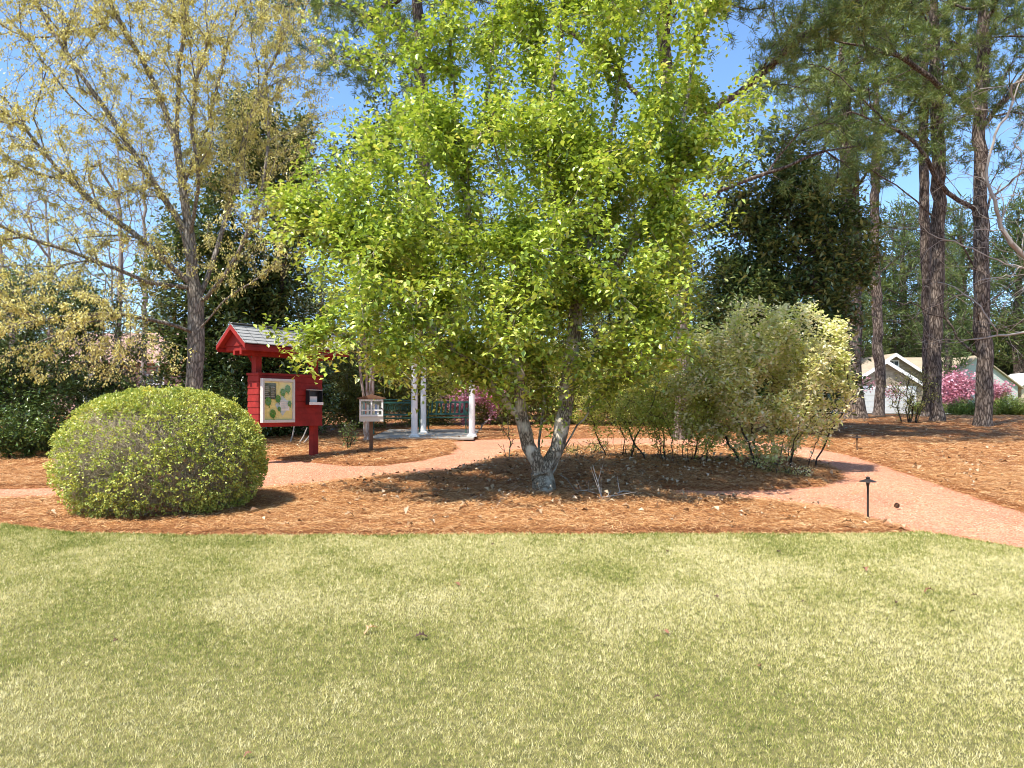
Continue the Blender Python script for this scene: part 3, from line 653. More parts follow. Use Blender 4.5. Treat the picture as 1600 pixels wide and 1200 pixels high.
bushy('azalea_shrub', 1310, 48, .8, [(1400, 612, 48, 18, 10, 1), (1345, 602, 48, 10, 14, 1)], 60, .05, 'sparse pinkish budding shrub beside the white garage', 'shrub', 'azalea', 12, .2, .14, .1, 'twigfar', 5, 64, thr=.2, step=.5, foliage='flowers')
bushy('multi_stem_shrub', 1423, 26.5, .5, [(1423, 610, 26.5, 42, 34, .9)], 260, .05, 'dark many stemmed bush standing in front of the cottage', 'shrub', 'thicket', 9, .06, .07, .035, 'bark_dark', 8, 65, thr=.2, step=.2, r0=.006)
for i, (px, D, rx, ry, cy, lb) in enumerate([(1508, 36, 32, 14, 640, 'low green juniper between the two thickest pines'), (1580, 36, 40, 17, 636, 'low green juniper right of the thickest pine'), (1640, 34, 40, 20, 636, 'low green juniper at the right edge'), (1450, 46, 30, 9, 638, 'low green juniper left of the scarred pine')]):
    bushy('juniper_shrub', px, D, .2, [(px, cy, D, rx, ry, .9)], 260, .04, lb, 'shrub', 'conifer', 34, .12, .16, .03, 'bark_dark', 4, 70+i, group='low junipers along the far bed', thr=.2, step=.25)

# ---- variegated shrub and bare multi-stem shrubs on the island
bushy('variegated_shrub', 1215, 13.1, .9, [(1235, 570, 13.1, 85, 95, 1.0), (1190, 620, 13, 95, 90, 1.0), (1140, 580, 13, 70, 75, .9), (1270, 600, 13.1, 60, 75, .8), (1250, 520, 13.1, 70, 45, .8), (1170, 520, 13, 60, 50, .8), (1100, 570, 13, 55, 70, .8), (1080, 620, 13, 50, 80, .7, .5)], 1700, .045,
      'airy variegated shrub with cream, pink and yellow green leaves on bare stems', 'shrub', 'varieg', 20, .05, .084, .046, 'bark_dark', 17, 81, thr=.43, nscale=.4, r0=.0019, step=.12, droop=0, outer=.75, rmix=.6, spr=.52)
bushy('multi_stem_shrub', 1060, 13.2, .9, [(1050, 600, 13.2, 75, 75, .8), (1010, 640, 13.2, 55, 40, .6), (1110, 650, 13.2, 45, 50, .6)], 750, .035,
      'twiggy shrub with many thin dark stems and few leaves, left of the variegated shrub', 'shrub', 'twiggy', 12, .05, .062, .034, 'bark_dark', 22, 83, thr=.42, nscale=.4, r0=.0021, step=.12, droop=0, spr=.55)
bushy('multi_stem_shrub', 960, 14.2, .6, [(960, 635, 14.2, 70, 38, .5), (920, 615, 14.4, 55, 45, .5), (1010, 600, 14, 50, 40, .5)], 420, .022,
      'thin twiggy shrub just right of the forked trunk', 'shrub', 'twiggy', 14, .05, .055, .03, 'bark_dark', 14, 84, thr=.3, nscale=.35, r0=.002, step=.12, droop=0, spr=.45)
bushy('sapling', 793, 14.6, .35, [(790, 660, 14.6, 16, 22, .2), (797, 690, 14.6, 12, 10, .15)], 22, .012, 'thin nearly bare sapling left of the forked trunk', 'sapling', 'thicket', 4, .03, .04, .02, 'bark_dark', 2, 85, thr=.1, step=.1, spr=.03)
bushy('sapling', 545, 16.9, .3, [(548, 672, 16.9, 18, 20, .2)], 40, .012, 'small bushy seedling between the kiosk post and the book box', 'sapling', 'holly', 9, .05, .06, .03, 'bark_dark', 3, 86, thr=.1, step=.1, spr=.05)
for i, (px, py, lb) in enumerate([(885, 716, 'small leafy sprout nearest to the forked trunk'), (1250, 752, 'small pale sprout at the tip of the island bed'), (1180, 745, 'small leafy sprout under the variegated shrub'), (985, 722, 'small leafy sprout below the bare stems'), (930, 712, 'low leafy sprout between the forked trunk and the bare stems'), (1040, 728, 'low leafy sprout at the foot of the twiggy shrub'), (1105, 735, 'low leafy sprout between the twiggy and the variegated shrubs'), (1215, 750, 'low leafy sprout on the front edge of the island mulch')]):
    d = 1920/(py-590); bushy('ground_sprout', px, d, .12, [(px, py-14, d, 26, 13, .25)], 60, .008, lb, 'small plant', 'varieg' if i in (1, 2) else 'thicket', 10, .03, .035, .02, 'bark_dark', 4, 87+i, thr=.1, step=.06, spr=.05, group='sprouts on the island bed')
# crepe myrtle trunk behind the book box
bushy('crepe_myrtle', 573, 19.2, 2.4, [(575, 520, 19.2, 60, 40, 1)], 120, .11, 'pale peeling trunk standing behind the book box', 'tree', 'thicket', 12, .1, .07, .035, 'bark_myrtle', 3, 95, thr=.1, spr=.12)

# ---- clipped round bush in the foreground
def clipped():
    D = 9.25; b = gp(254, D); root = empty('clipped_bush', b, label='rounded clipped bush with sparse yellow green leaves and grey twigs near the lawn', cat='bush')
    A = np.array([1.17, 1.12, .85]); cz = .60
    def surf(n, lo, hi):
        d = rdir(n); d[:, 2] = np.where(d[:, 2] < -.70, -d[:, 2], d[:, 2]); s = rng.uniform(lo, hi, (n, 1))
        e = 2.12; q = d/((np.abs(d)**e).sum(1, keepdims=True)**(1/e))
        bump = 1+.035*(vn3(q*2.6, 12)[:, None]-.5)*2+.03*(vn3(q*8, 13)[:, None]-.5)*2
        p = q*A*s*bump; p[:, 2] += cz; nr = norm(q/A); return p, nr
    # leaves: clumped, fewer where twigs show through
    n = 150000; p, nr = surf(n, .86, 1.03)
    dens = vn3(p*5.5, 41)*.35+vn3(p*17, 42)*.65
    top = np.clip(p[:, 2]/1.45, 0, 1)
    keep = (dens+  .16*top**2+.08*np.clip(nr[:, 0], 0, 1)) > .53+.16*rng.random(n); keep &= p[:, 2] > .03
    p = p[keep]; nr = nr[keep]; top = top[keep]; n = len(p)
    d = norm(nr*.9+rdir(n)*.9); yell = np.clip((vn3(p*2.1, 43)-.45)*2.2, 0, .6)*np.clip(-p[:, 0]*1.2+.5, 0, 1)*top
    rd = .38+.35*vn3(p*7, 44)+rng.normal(0, .16, n)+yell
    sz = rng.uniform(.7, 1.25, n)
    m = 130; sp, sn = surf(m, .97, 1.0); k = sp[:, 2] > .5; sp, sn = sp[k], sn[k]; m = len(sp); q = np.repeat(np.arange(m), 7)
    sd = norm(sn*.7+rdir(m)*.35+[0, 0, .5]); tt = rng.random(len(q)); sl = rng.uniform(.04, .12, m)
    p = np.concatenate([p, sp[q]+sd[q]*(sl[q]*tt)[:, None]]); d = np.concatenate([d, norm(sd[q]+rdir(len(q))*.9)]); nr = np.concatenate([nr, sn[q]])
    sz = np.concatenate([sz, np.full(len(q), 1.05)]); rd = np.concatenate([rd, .5+.3*rng.random(len(q))]); n = len(p)
    leaves('foliage', p, d, norm(rdir(n)+nr), .031*sz, .021*sz, M['box'], root, rd, .2)
    # twigs
    n = 85000; p, nr = surf(n, .68, 1.0); k = p[:, 2] > .02; p = p[k]; nr = nr[k]; n = len(p)
    d = norm(nr*.8+rdir(n)*.75); L_ = rng.uniform(.05, .17, n)[:, None]; s = norm(np.cross(d, rdir(n))); w = .0016+.0012*rng.random((n, 1))
    u = np.cross(s, d); V = np.empty((n, 4, 3)); p1 = p+nr*0; p0 = p1-d*L_
    V[:, 0] = p0+s*w; V[:, 1] = p0-s*.5*w+u*w*.87; V[:, 2] = p0-s*.5*w-u*w*.87; V[:, 3] = p1
    bb = np.arange(n)[:, None]*4; T = np.concatenate([bb+t for t in ([0, 1, 3], [1, 2, 3], [2, 0, 3])], 1).reshape(-1, 3)
    npmesh('twigs', V.reshape(-1, 3), [T], M['twig'], root)
    # stems
    st = [[(rng.normal(0, .12), rng.normal(0, .12), -.05), (rng.normal(0, .25), rng.normal(0, .25), .3)] for _ in range(9)]
    a, nr = surf(1100, .80, .93); a = a[a[:, 2] > .1]
    pos, par, dr, tips, _ = grow([np.array(x) for x in st], a, .1, .3, .012)
    tubes('stems', pos, par, dr, radii(pos, par, .03, .0022), M['twig'], root)
clipped()

# ---- leaf litter on the island, and separate fallen leaves on the lawn
def litter():
    n = 1500; xy = np.stack([rng.normal(1.6, 3.0, n), rng.normal(12.2, 1.9, n)], 1)
    m = 420; far = np.stack([rng.uniform(-8, 12, m), rng.uniform(8, 26, m)], 1); xy = np.concatenate([xy, far])
    x, y = xy[:, 0], xy[:, 1]; k = (lawnd(x, y) > .05) & (pathd(x, y) > .0) & (y < 30); x, y = x[k], y[k]; n = len(x)
    p = np.stack([x, y, np.maximum(ground_z(x, y), hz(x, y))+.035+.02*rng.random(n)], 1)
    d = rdir(n); d[:, 2] *= .35; nr = rdir(n)*.5; nr[:, 2] += 1; s = rng.uniform(.5, 1.2, n)
    o = leaves('leaf_litter', p, d, nr, .085*s, .055*s, M['dryleaf'], None, rng.random(n)**.8, .5)
    tag(o, 'dry brown and pale leaf litter strewn over the mulch', 'leaf litter', kind='stuff')
litter()
def oakleaf(name, x, y, s, rot, mat, label, group=None, curl=.5, z=None):
    """one lobed, curled leaf"""
    out = [(0, 0), (.10, .06), (.16, .22), (.30, .10), (.36, .30), (.52, .12), (.60, .32), (.72, .10), (.86, .14), (1, 0)]
    pts = [(a, b) for a, b in out]+[(a, -b) for a, b in out[-2:0:-1]]
    mb = MB(); n = len(out); V = []; up = []
    for a, b in out: V.append((a, b)); up.append((a, -b))
    def zz(a, b): return s*(curl*(b*b*2.2)+curl*.35*math.sin(a*3.1)+.02)
    vs = [((a-.5)*s, b*s*.9, zz(a, b)) for a, b in V]+[((a-.5)*s, b*s*.9, zz(a, b)) for a, b in up]+[((a-.5)*s, 0, zz(a, 0)) for a, b in V]
    fs = []
    for i in range(n-1):
        fs += [(2*n+i, 2*n+i+1, i+1, i), (2*n+i+1, 2*n+i, n+i, n+i+1)]
    mb.add(vs, fs); o = mb.build(name, mat)
    at = o.data.attributes.new('rnd', 'FLOAT', 'FACE'); at.data.foreach_set('value', [min(1, max(0, random.gauss(.6, .12)))]*len(fs))
    o.location = (x, y, float(hz(x, y))+(.03 if z is None else z)); o.rotation_euler = (random.uniform(-.3, .3), random.uniform(-.3, .3), rot)
    return tag(o, label, 'fallen leaf', group)
M['leafdark'] = leafmat('dark_dead_leaf', [(.05, .03, .02), (.12, .06, .035)], .1, .6, .3)
M['leaftan'] = leafmat('tan_dead_leaf', [(.45, .25, .13), (.62, .38, .22)], .2, .6, .3)
M['leafrust'] = leafmat('rust_dead_leaf', [(.20, .08, .05), (.32, .14, .08)], .1, .6, .3)
M['leafyel'] = leafmat('yellow_dead_leaf', [(.55, .36, .02), (.70, .48, .04)], .2, .6, .3)
for px, py, s, m, lb in [(581, 995, .13, 'leaftan', 'large tan curled leaf lying on the lawn left of centre'), (658, 1004, .11, 'leafdark', 'thin dark curled leaf on the lawn just right of the large tan leaf'),
        (714, 920, .10, 'leafrust', 'rusty brown leaf on the lawn below the forked tree, beside the yellow one'), (762, 925, .07, 'leafyel', 'small yellow leaf, the only yellow one on the lawn'),
        (1217, 868, .10, 'leafdark', 'dark leaf lying nearest to the mulch on the right of the lawn'), (1452, 932, .10, 'leafrust', 'rust leaf, middle of the row of leaves on the right of the lawn'), (1523, 940, .08, 'leafdark', 'small dark leaf, rightmost of the row of leaves on the lawn'),
        (1400, 950, .07, 'leafdark', 'tiny dark leaf, leftmost of the row of leaves on the right of the lawn'), (1490, 964, .07, 'leafdark', 'tiny dark leaf below the row on the right of the lawn'), (1120, 940, .07, 'leafdark', 'tiny dark leaf alone on the lawn right of centre'),
        (1040, 996, .08, 'leafrust', 'rust leaf alone in the middle of the lawn, right of centre'), (1187, 1050, .07, 'leafrust', 'rust leaf lower down on the right of the lawn'), (1352, 897, .10, 'leafrust', 'flat rust leaf near the top right of the lawn'),
        (908, 850, .12, 'leafrust', 'reddish leaf at the top of the lawn under the forked tree'), (770, 856, .06, 'leafdark', 'tiny dark leaf at the top of the lawn left of the forked tree'), (1027, 1100, .05, 'leafdark', 'tiny dark leaf near the bottom of the lawn'),
        (180, 1010, .06, 'leafdark', 'tiny dark leaf on the left side of the lawn'), (388, 1192, .05, 'leafrust', 'small rust leaf at the bottom edge of the lawn'), (1255, 948, .06, 'leafdark', 'tiny dark leaf left of the row on the right lawn'), (1042, 868, .06, 'leafdark', 'tiny dark leaf near the mulch right of the forked tree')]:
    x, y = G(px, py); oakleaf('fallen_leaf', x, y, s*.8, random.uniform(0, 6), M[m], lb, 'dead leaves scattered on the lawn', random.uniform(.4, .9))
for px, py, s, lb in [(1325, 832, .16, 'pale upright dry leaf at the lawn edge left of the path light'), (1387, 829, .13, 'pale dry leaf at the lawn edge right of the path light'), (447, 834, .12, 'brown dry leaf on the mulch edge right of the clipped bush'), (545, 817, .13, 'pale dry leaf on the mulch right of the clipped bush'),
        (725, 801, .13, 'pale dry leaf on the mulch below the tree shadow'), (842, 812, .14, 'large pale dry leaf on the mulch in front of the forked trunk'), (80, 814, .14, 'pale dry leaf on the mulch left of the clipped bush'), (640, 832, .11, 'brown dry leaf on the mulch edge left of the forked tree')]:
    x, y = G(px, py); oakleaf('dry_leaf', x, y, s, random.uniform(0, 6), M['dryleaf'], lb, 'dry leaves on the front mulch', .8, .07)
# pine cone on the path
x, y = G(1397, 795); mb = MB()
for i in range(9):
    t = i/8; rr = .032*math.sin(PI*(.15+.8*t))
    for k in range(9):
        a = k*2*PI/9+i*.6; ca, sa = math.cos(a), math.sin(a); z = .005+t*.06
        mb.add([(ca*rr*.4-sa*.006, sa*rr*.4+ca*.006, z), (ca*rr*.4+sa*.006, sa*rr*.4-ca*.006, z), (ca*rr+sa*.007, sa*rr-ca*.007, z+.008), (ca*rr*1.1, sa*rr*1.1, z+.012), (ca*rr-sa*.007, sa*rr+ca*.007, z+.008)], [(0, 1, 2, 3, 4)])
mb.lathe([(.006, 0), (.014, .02), (.012, .05), (.003, .068)], 8)
o = mb.build('pine_cone', M['wood']); o.location = (x, y, float(hz(x, y))+.03); o.rotation_euler = (1.2, .2, .4); tag(o, 'brown pine cone lying on the gravel path', 'pine cone')
# fallen branches by the tree
def branch(name, pts, r, label, sub=4, seed=0):
    random.seed(seed); mb = MB(); P_ = [Vector(p) for p in pts]; mb.tube(P_, [r*(1-.6*i/(len(P_)-1)) for i in range(len(P_))], 7)
    for k in range(sub):
        i = random.randint(0, len(P_)-2); s = P_[i].lerp(P_[i+1], random.random()); d = (P_[i+1]-P_[i]).normalized()+Vector((random.uniform(-.8, .8), random.uniform(-.8, .8), random.uniform(.1, .9)))
        L_ = random.uniform(.12, .35); mb.tube([s, s+d*L_*.5, s+d*L_+Vector((0, 0, random.uniform(-.05, .05)))], [r*.45, r*.35, r*.15], 5)
    o = mb.build(name, M['stick'], smooth=True); base = P_[0].copy(); settle(o, base); o.location = base; return tag(o, label, 'branch', 'fallen branches in front of the forked tree')
def gg(px, py, dz=.05): x, y = G(px, py); return (x, y, float(hz(x, y))+dz)
branch('fallen_branch', [gg(935, 786, .06), gg(955, 784, .07), gg(972, 778, .09), gg(985, 776, .07)], .014, 'pale thick stick lying on the mulch, rightmost of the sticks', 3, 1)
branch('fallen_branch', [gg(941, 786), P(938, 770, 9.9), P(934, 752, 9.95), P(929, 738, 10)], .011, 'pale twig standing up out of the mulch beside the sticks', 5, 2)
branch('fallen_branch', [gg(900, 772), gg(915, 778, .1), gg(932, 783, .1)], .009, 'thin curved twig leaning toward the pale sticks', 4, 3)
branch('fallen_branch', [gg(868, 748, .1), gg(885, 765, .16), gg(905, 782, .06)], .006, 'very thin twig trailing from the forked trunk', 2, 4)
branch('fallen_branch', [gg(775, 800), gg(783, 790, .09), gg(790, 786, .06)], .006, 'short thin twig on the front mulch left of the trunk', 2, 5)
for i, (a, b_) in enumerate([((452, 690), (460, 668)), ((466, 692), (480, 672)), ((472, 694), (489, 676))]):
    d = 18.4; mb = MB(); p0 = gp(a[0], d, -.02); p1 = P(b_[0], b_[1]-4, d+.1); mb.tube([p0, (p0+p1)/2+[.02, 0, 0], p1], [.022, .018, .012], 7)
    o = mb.build('dead_stem', M['stick'], smooth=True); settle(o, p0); o.location = p0
    tag(o, ['upright pale dead stem seen under the kiosk board, leftmost of three', 'slanting pale dead stem seen under the kiosk board, middle of three', 'slanting pale dead stem seen under the kiosk board, nearest its right post'][i], 'stem', 'dead stems behind the kiosk')

# ------------------------------------------------------------------ kiosk
def kiosk():
    fl = np.array([-4.653, 14.1]); al = np.array([.585, .811]); bk = np.array([-.811, .585]); W = 1.48; T = .32
    c = fl+al*W/2+bk*T/2; gz = float(hz(*c)); R = empty('notice_kiosk', (c[0], c[1], gz), math.atan2(al[1], al[0]),
        label='barn red notice kiosk with a small shingled gable roof standing beside the path', cat='notice kiosk')
    h = W/2
    for sx in (-1, 1):
        MB().box(sx*(h-.075)-.065, sx*(h-.075)+.065, -.065, .065, -.1, 2.14).build('post', M['red'], R, .006)
    # notice board, clad with horizontal boards
    mb = MB(); n = 8; z0, z1 = .66, 1.62; hh = (z1-z0)/n
    for i in range(n):
        a, b = z0+i*hh+.003, z0+(i+1)*hh-.003
        # clapboards: lower edge proud
        for (x0, x1, ya, yb) in ((-h, h, -T/2, T/2),):
            mb.add([(x0-.008, ya-.008, a), (x1+.008, ya-.008, a), (x1+.008, yb+.008, a), (x0-.008, yb+.008, a), (x0, ya, b), (x1, ya, b), (x1, yb, b), (x0, yb, b)],
                   [(3, 2, 1, 0), (4, 5, 6, 7), (0, 1, 5, 4), (1, 2, 6, 5), (2, 3, 7, 6), (3, 0, 4, 7)])
    mb.box(-h+.01, h-.01, -T/2+.01, T/2-.01, z0+.01, z1-.01); mb.build('notice_board', M['red'], R)
    mb = MB(); mb.box(-h-.02, h+.02, -T/2-.02, T/2+.02, z1+.001, z1+.045); mb.build('board_cap', M['red'], R, .004)
    # glazed case: front is -Y
    yf = -T/2-.008
    x0, x1, zb, zt = -h+.03, -h+.90, .74, 1.56
    case = MB().box(x0, x1, yf-.03, yf, zb, zt).build('display_case', M['cream'], R)
    fr = .05; mb = MB(); y0, y1 = yf-.075, yf-.0305
    mb.box(x0, x1, y0, y1, zt-fr, zt); mb.box(x0, x1, y0, y1, zb, zb+fr); mb.box(x0, x0+fr, y0, y1, zb+fr+.001, zt-fr-.001); mb.box(x1-fr, x1, y0, y1, zb+fr+.001, zt-fr-.001)
    mb.build('frame', M['metalcase'], case, .004)
    yy = yf-.032; ix0, ix1, iz0, iz1 = x0+fr+.005, x1-fr-.005, zb+fr+.005, zt-fr-.005
    MB().box(ix0, ix0+.385, yy-.003, yy, iz0, iz1).build('yellow_sheet', M['yellow'], case)
    MB().box(ix0+.388, ix1, yy-.005, yy, iz0, iz1-.01).build('yellow_sheet', M['yellow'], case)
    mb = MB().box(ix0+.02, ix0+.33, yy-.009, yy-.006, iz1-.33, iz1-.03); mb.build('printed_sheet', M['inkdark'], case)
    mb = MB(); random.seed(3)
    for i in range(6):
        for s in (0, 1): mb.box(ix0+.04+s*.15, ix0+.04+s*.15+random.uniform(.08, .13), yy-.011, yy-.0095, iz1-.11-i*.036, iz1-.097-i*.036)
    mb.build('print_lines', M['papergrey'], case)
    def diamond(cx, cz, rx, rz, m, nm, y):
        mb = MB(); mb.prism([(cx-rx, cz), (cx, cz-rz), (cx+rx, cz), (cx, cz+rz)], yy-y-.002, yy-y); mb.build(nm, M[m], case)
    diamond(ix0+.50, iz0+.27, .20, .20, 'paperblue', 'blue_sheet', .007)
    MB().box(ix0+.42, ix0+.68, yy-.013, yy-.010, iz0+.17, iz0+.36).build('white_note', M['paperwhite'], case)
    mb = MB()
    for i in range(4): mb.box(ix0+.44+.02*(i % 2), ix0+.66-.03*(i % 2), yy-.0155, yy-.0135, iz0+.325-i*.038, iz0+.340-i*.038)
    mb.build('note_lines', M['papergrey'], case)
    def clover(cx, cz, r, rot=0):
        mb = MB(); yc = yy-.018-.002*random.random()
        for k in range(4):
            a = rot+k*PI/2+.4
            for s in (-.33, .33):
                qx, qz = cx+math.cos(a+s)*r*.55, cz+math.sin(a+s)*r*.55
                dy = .0004*(k*2+(s > 0)); mb.prism([(qx+math.cos(t*PI/5)*r*.38, qz+math.sin(t*PI/5)*r*.38) for t in range(10)], yc-dy-.0008, yc-dy)
        mb.prism([(cx-.008, cz), (cx+.02, cz-r*1.3), (cx+.04, cz-r*1.3), (cx+.008, cz)], yc-.005, yc-.0042)
        mb.build('shamrock', M['clover'], case)
    for q in [(ix0+.63, iz1-.13, .085), (ix0+.50, iz1-.20, .08), (ix0+.37, iz1-.32, .08), (ix0+.11, iz0+.34, .09), (ix0+.23, iz0+.11, .09), (ix0+.68, iz0+.30, .06), (ix0+.40, iz0+.20, .05)]: clover(*q)
    MB().box(ix0-.004, ix1+.004, y0+.012, y0+.015, iz0-.004, iz1+.004).build('glass', M['clear'], case)
    k = .84; case.scale.x = k; case.location.x = (1-k)*x0
    # brochure holder
    bx0, bx1 = x1+.17, x1+.50
    hb = MB(); hb.box(bx0, bx1, yf-.012, yf, 1.08, 1.36); hb.box(bx0, bx0+.012, yf-.11, yf-.0125, 1.08, 1.36); hb.box(bx1-.012, bx1, yf-.11, yf-.0125, 1.08, 1.36); hb.box(bx0+.0125, bx1-.0125, yf-.11, yf-.0125, 1.08, 1.092)
    hld = hb.build('brochure_holder', M['black'], R)
    MB().box(bx0-.004, bx1+.004, yf-.125, yf-.112, 1.075, 1.13).build('front_lip', M['white'], hld)
    MB().box(bx0-.004, bx1+.004, yf-.10, yf-.013, 1.361, 1.372, ).build('lid', M['white'], hld)
    MB().box(bx0+.06, bx0+.24, yf-.05, yf-.03, 1.095, 1.24).build('brochure', M['paperwhite'], hld)
    # roof
    ov = .46; e = .42; zr = 2.50; ze = 2.14; X = h+ov; sl = math.hypot(e, zr-ze)
    mb = MB(); nr_ = 6
    for s in (-1, 1):
        for i in range(nr_):
            t0, t1 = i/nr_, min(1.0, (i+1.12)/nr_)     # from eave up
            ya, za = s*(e+.02)*(1-t0), ze-.015+(zr+.0-ze+.015)*t0; yb, zb_ = s*(e+.02)*(1-t1), ze-.015+(zr-ze+.015)*t1
            th = .032; lift = .014
            x_0, x_1 = -X-.02, X+.02
            mb.add([(x_0, ya, za+lift+.02), (x_1, ya, za+lift+.02), (x_1, yb, zb_+.02), (x_0, yb, zb_+.02), (x_0, ya, za+lift+.02+.014), (x_1, ya, za+lift+.02+.014), (x_1, yb, zb_+.034), (x_0, yb, zb_+.034)],
                   [(3, 2, 1, 0), (4, 5, 6, 7), (0, 1, 5, 4), (1, 2, 6, 5), (2, 3, 7, 6), (3, 0, 4, 7)])
    mb.box(-X-.02, X+.02, -.06, .06, zr+.035, zr+.05); roof = mb.build('roof', M['shingle'], R)
    mb = MB()   # roof deck boards
    for s in (-1, 1):
        mb.add([(-X, 0, zr), (X, 0, zr), (X, s*e, ze), (-X, s*e, ze), (-X, 0, zr-.03), (X, 0, zr-.03), (X, s*e, ze-.03), (-X, s*e, ze-.03)],
               [(0, 1, 2, 3), (7, 6, 5, 4), (2, 6, 7, 3), (0, 3, 7, 4), (1, 5, 6, 2)])
    mb.build('roof_deck', M['red'], roof)
    for sx in (-1, 1):   # barge boards along the rakes
        mb = MB(); xa, xb = sorted((sx*X, sx*(X+.025)))
        for s in (-1, 1): mb.add([(xa, 0, zr+.018), (xb, 0, zr+.018), (xb, s*(e+.01), ze+.01), (xa, s*(e+.01), ze+.01), (xa, 0, zr-.07), (xb, 0, zr-.07), (xb, s*(e+.01), ze-.07), (xa, s*(e+.01), ze-.07)], [(0, 1, 2, 3), (7, 6, 5, 4), (2, 6, 7, 3), (0, 3, 7, 4), (1, 5, 6, 2), (0, 4, 5, 1)])
        mb.build('barge_board', M['red'], roof)
        xg = sx*(X-.10); xa, xb = sorted((xg, xg-sx*.02))
        mb = MB(); vs = [(-.36, ze+.0), (.36, ze+.0), (0, zr-.035)]
        Mr = Matrix.Rotation(PI/2, 4, 'Z'); mb.prism([(p[0], p[1]) for p in vs], -xb, -xa, Mr); mb.build('gable_panel', M['red'], R)
    for s in (-1, 1): MB().box(-X, X, s*(e-.005)-.012, s*(e-.005)+.012, ze-.10, ze-.031).build('fascia', M['red'], roof)
    # headers and cross beams
    for s in (-1, 1): MB().box(-X+.12, X-.12, s*.10-.03, s*.10+.03, 1.98, 2.135).build('beam', M['red'], R, .004)
    for x in (-X+.16, -h+.075, h-.075, X-.16): MB().box(x-.035, x+.035, -.36, .36, 2.05+.002, 2.135+.003).build('cross_beam', M['red'], R, .004)
    for sx in (-1, 1):
        for s in (1,):
            x = sx*(h-.075); mb = MB(); Mr = Matrix.Translation((x, 0, 0)); mb.tube([(x, s*.06, 1.80), (x, s*.30, 2.06)], .03, 4); mb.build('brace', M['red'], R)
kiosk()

# ------------------------------------------------------------------ book box
def bookbox():
    b = gp(580, 16.4); R = empty('book_box', b, .20, label='small cream book exchange cabinet with a glazed door on a brown post', cat='book box')
    MB().box(-.04, .04, -.04, .04, -.1, .66).build('post', M['wood'], R, .004)
    w, d, z0, z1 = .25, .17, .665, 1.14
    mb = MB(); t = .018; mb.box(-w, -w+t, -d, d, z0, z1); mb.box(w-t, w, -d, d, z0, z1); mb.box(-w+t, w-t, d-t, d, z0, z1); mb.box(-w+t, w-t, -d, d-t, z0, z0+t); mb.box(-w+t, w-t, -d, d-t, z1-t, z1); mb.box(-w+t, w-t, -d+.03, d-t, .80, .815)
    mb.box(-w+t, w-t, -d, -d+t, z0+t+.001, z0+.10)
    mb.build('cabinet', M['cream'], R)
    mb = MB(); mb.prism([(-w-.05, z1+.003), (w+.05, z1+.003), (w+.05, z1+.02), (0, z1+.10), (-w-.05, z1+.02)], -d-.05, d+.04); mb.build('roof', M['wood'], R, .003)
    y = -d-.022; fr = .035; a0, a1 = z0+.105, z1-.01
    dr = MB(); dr.box(-w+.005, w-.005, y, y+.02, a1-fr, a1); dr.box(-w+.005, w-.005, y, y+.02, a0, a0+fr)
    for x in (-w+.005, -.016, w-.005-fr): dr.box(x, x+fr, y, y+.02, a0+fr+.001, a1-fr-.001)
    dr.box(-w+.005+fr+.001, -.017, y+.001, y+.019, a0+.12, a0+.145); dr.box(-.016+fr+.001, w-.006-fr, y+.001, y+.019, a0+.12, a0+.145)
    door = dr.build('door', M['white'], R, .002)
    MB().box(-w+.045, w-.045, y+.008, y+.011, a0+.036, a1-.036).build('pane', M['clear'], door)
    MB().lathe([(.004, 0), (.012, .004), (.012, .016), (.005, .02)], 10, (w-.03, y-.002, .93)).build('knob', M['bronze'], door)
    cols = [(.65, .62, .55), (.12, .25, .32), (.5, .12, .08), (.7, .7, .68), (.1, .1, .12), (.35, .42, .30), (.75, .68, .5), (.15, .2, .4), (.6, .6, .62)]
    names = ['cream', 'teal', 'red', 'white', 'black', 'sage green', 'buff', 'navy blue', 'pale grey']
    x = -w+.04; c, s = math.cos(.20), math.sin(.20); random.seed(9)
    for i, (cc, nm) in enumerate(zip(cols, names)):
        t = random.uniform(.03, .048); hh = random.uniform(.20, .27); m = plain('book_cover_'+nm.replace(' ', '_'), cc, .6, .08)
        mb = MB(); mb.box(0, t, 0, .14, 0, hh)
        lx, ly = x, -d+.05; p = (b[0]+lx*c-ly*s, b[1]+lx*s+ly*c, b[2]+.816)
        o = mb.build('book', m, None, .002); o.location = p; o.rotation_euler = (0, 0, .20)
        tag(o, nm+' spined book standing on the shelf inside the book box', 'book', 'books inside the book box'); x += t+.004
bookbox()

# ------------------------------------------------------------------ columns, pad, benches
x0, x1 = (583-800)/F*20, (742-800)/F*20
mb = MB()
mb.box(x0, x1, 19.35, 22.6, 0, .05); o = mb.build('patio_slab', M['concrete'], None, .01); o.location = (0, 0, float(hz(0, 20.9))+.045); o.rotation_euler = (math.atan(.0417), 0, 0)
o.location = (0, 0, .03); o.rotation_euler = (math.atan(.0417), 0, 0); tag(o, kind='structure')
for px, d, r, lb in [(647.5, 19.75, .082, 'white round column, leftmost of the three'), (661.5, 20.9, .078, 'white round column just behind and right of the leftmost'), (737.5, 19.9, .082, 'lone white round column at the right end of the patio')]:
    b = gp(px, d, .075); R = empty('white_column', b, 0, label=lb, cat='column', group='white garden columns')
    MB().lathe([(r, .06), (r*1.0, .6), (r*.94, 1.6), (r*.86, 2.25)], 28).build('shaft', M['white'], R, smooth=True)
    mb = MB(); mb.box(-r*1.55, r*1.55, -r*1.55, r*1.55, 0, .03); mb.lathe([(r*1.4, .0305), (r*1.45, .042), (r*1.38, .056), (r*1.1, .062), (r*1.05, .075)], 28); mb.build('base', M['white'], R)
    mb = MB(); mb.lathe([(r*.9, 2.251), (r*1.2, 2.29), (r*1.25, 2.32)], 28); mb.box(-r*1.4, r*1.4, -r*1.4, r*1.4, 2.321, 2.36); mb.build('capital', M['white'], R)

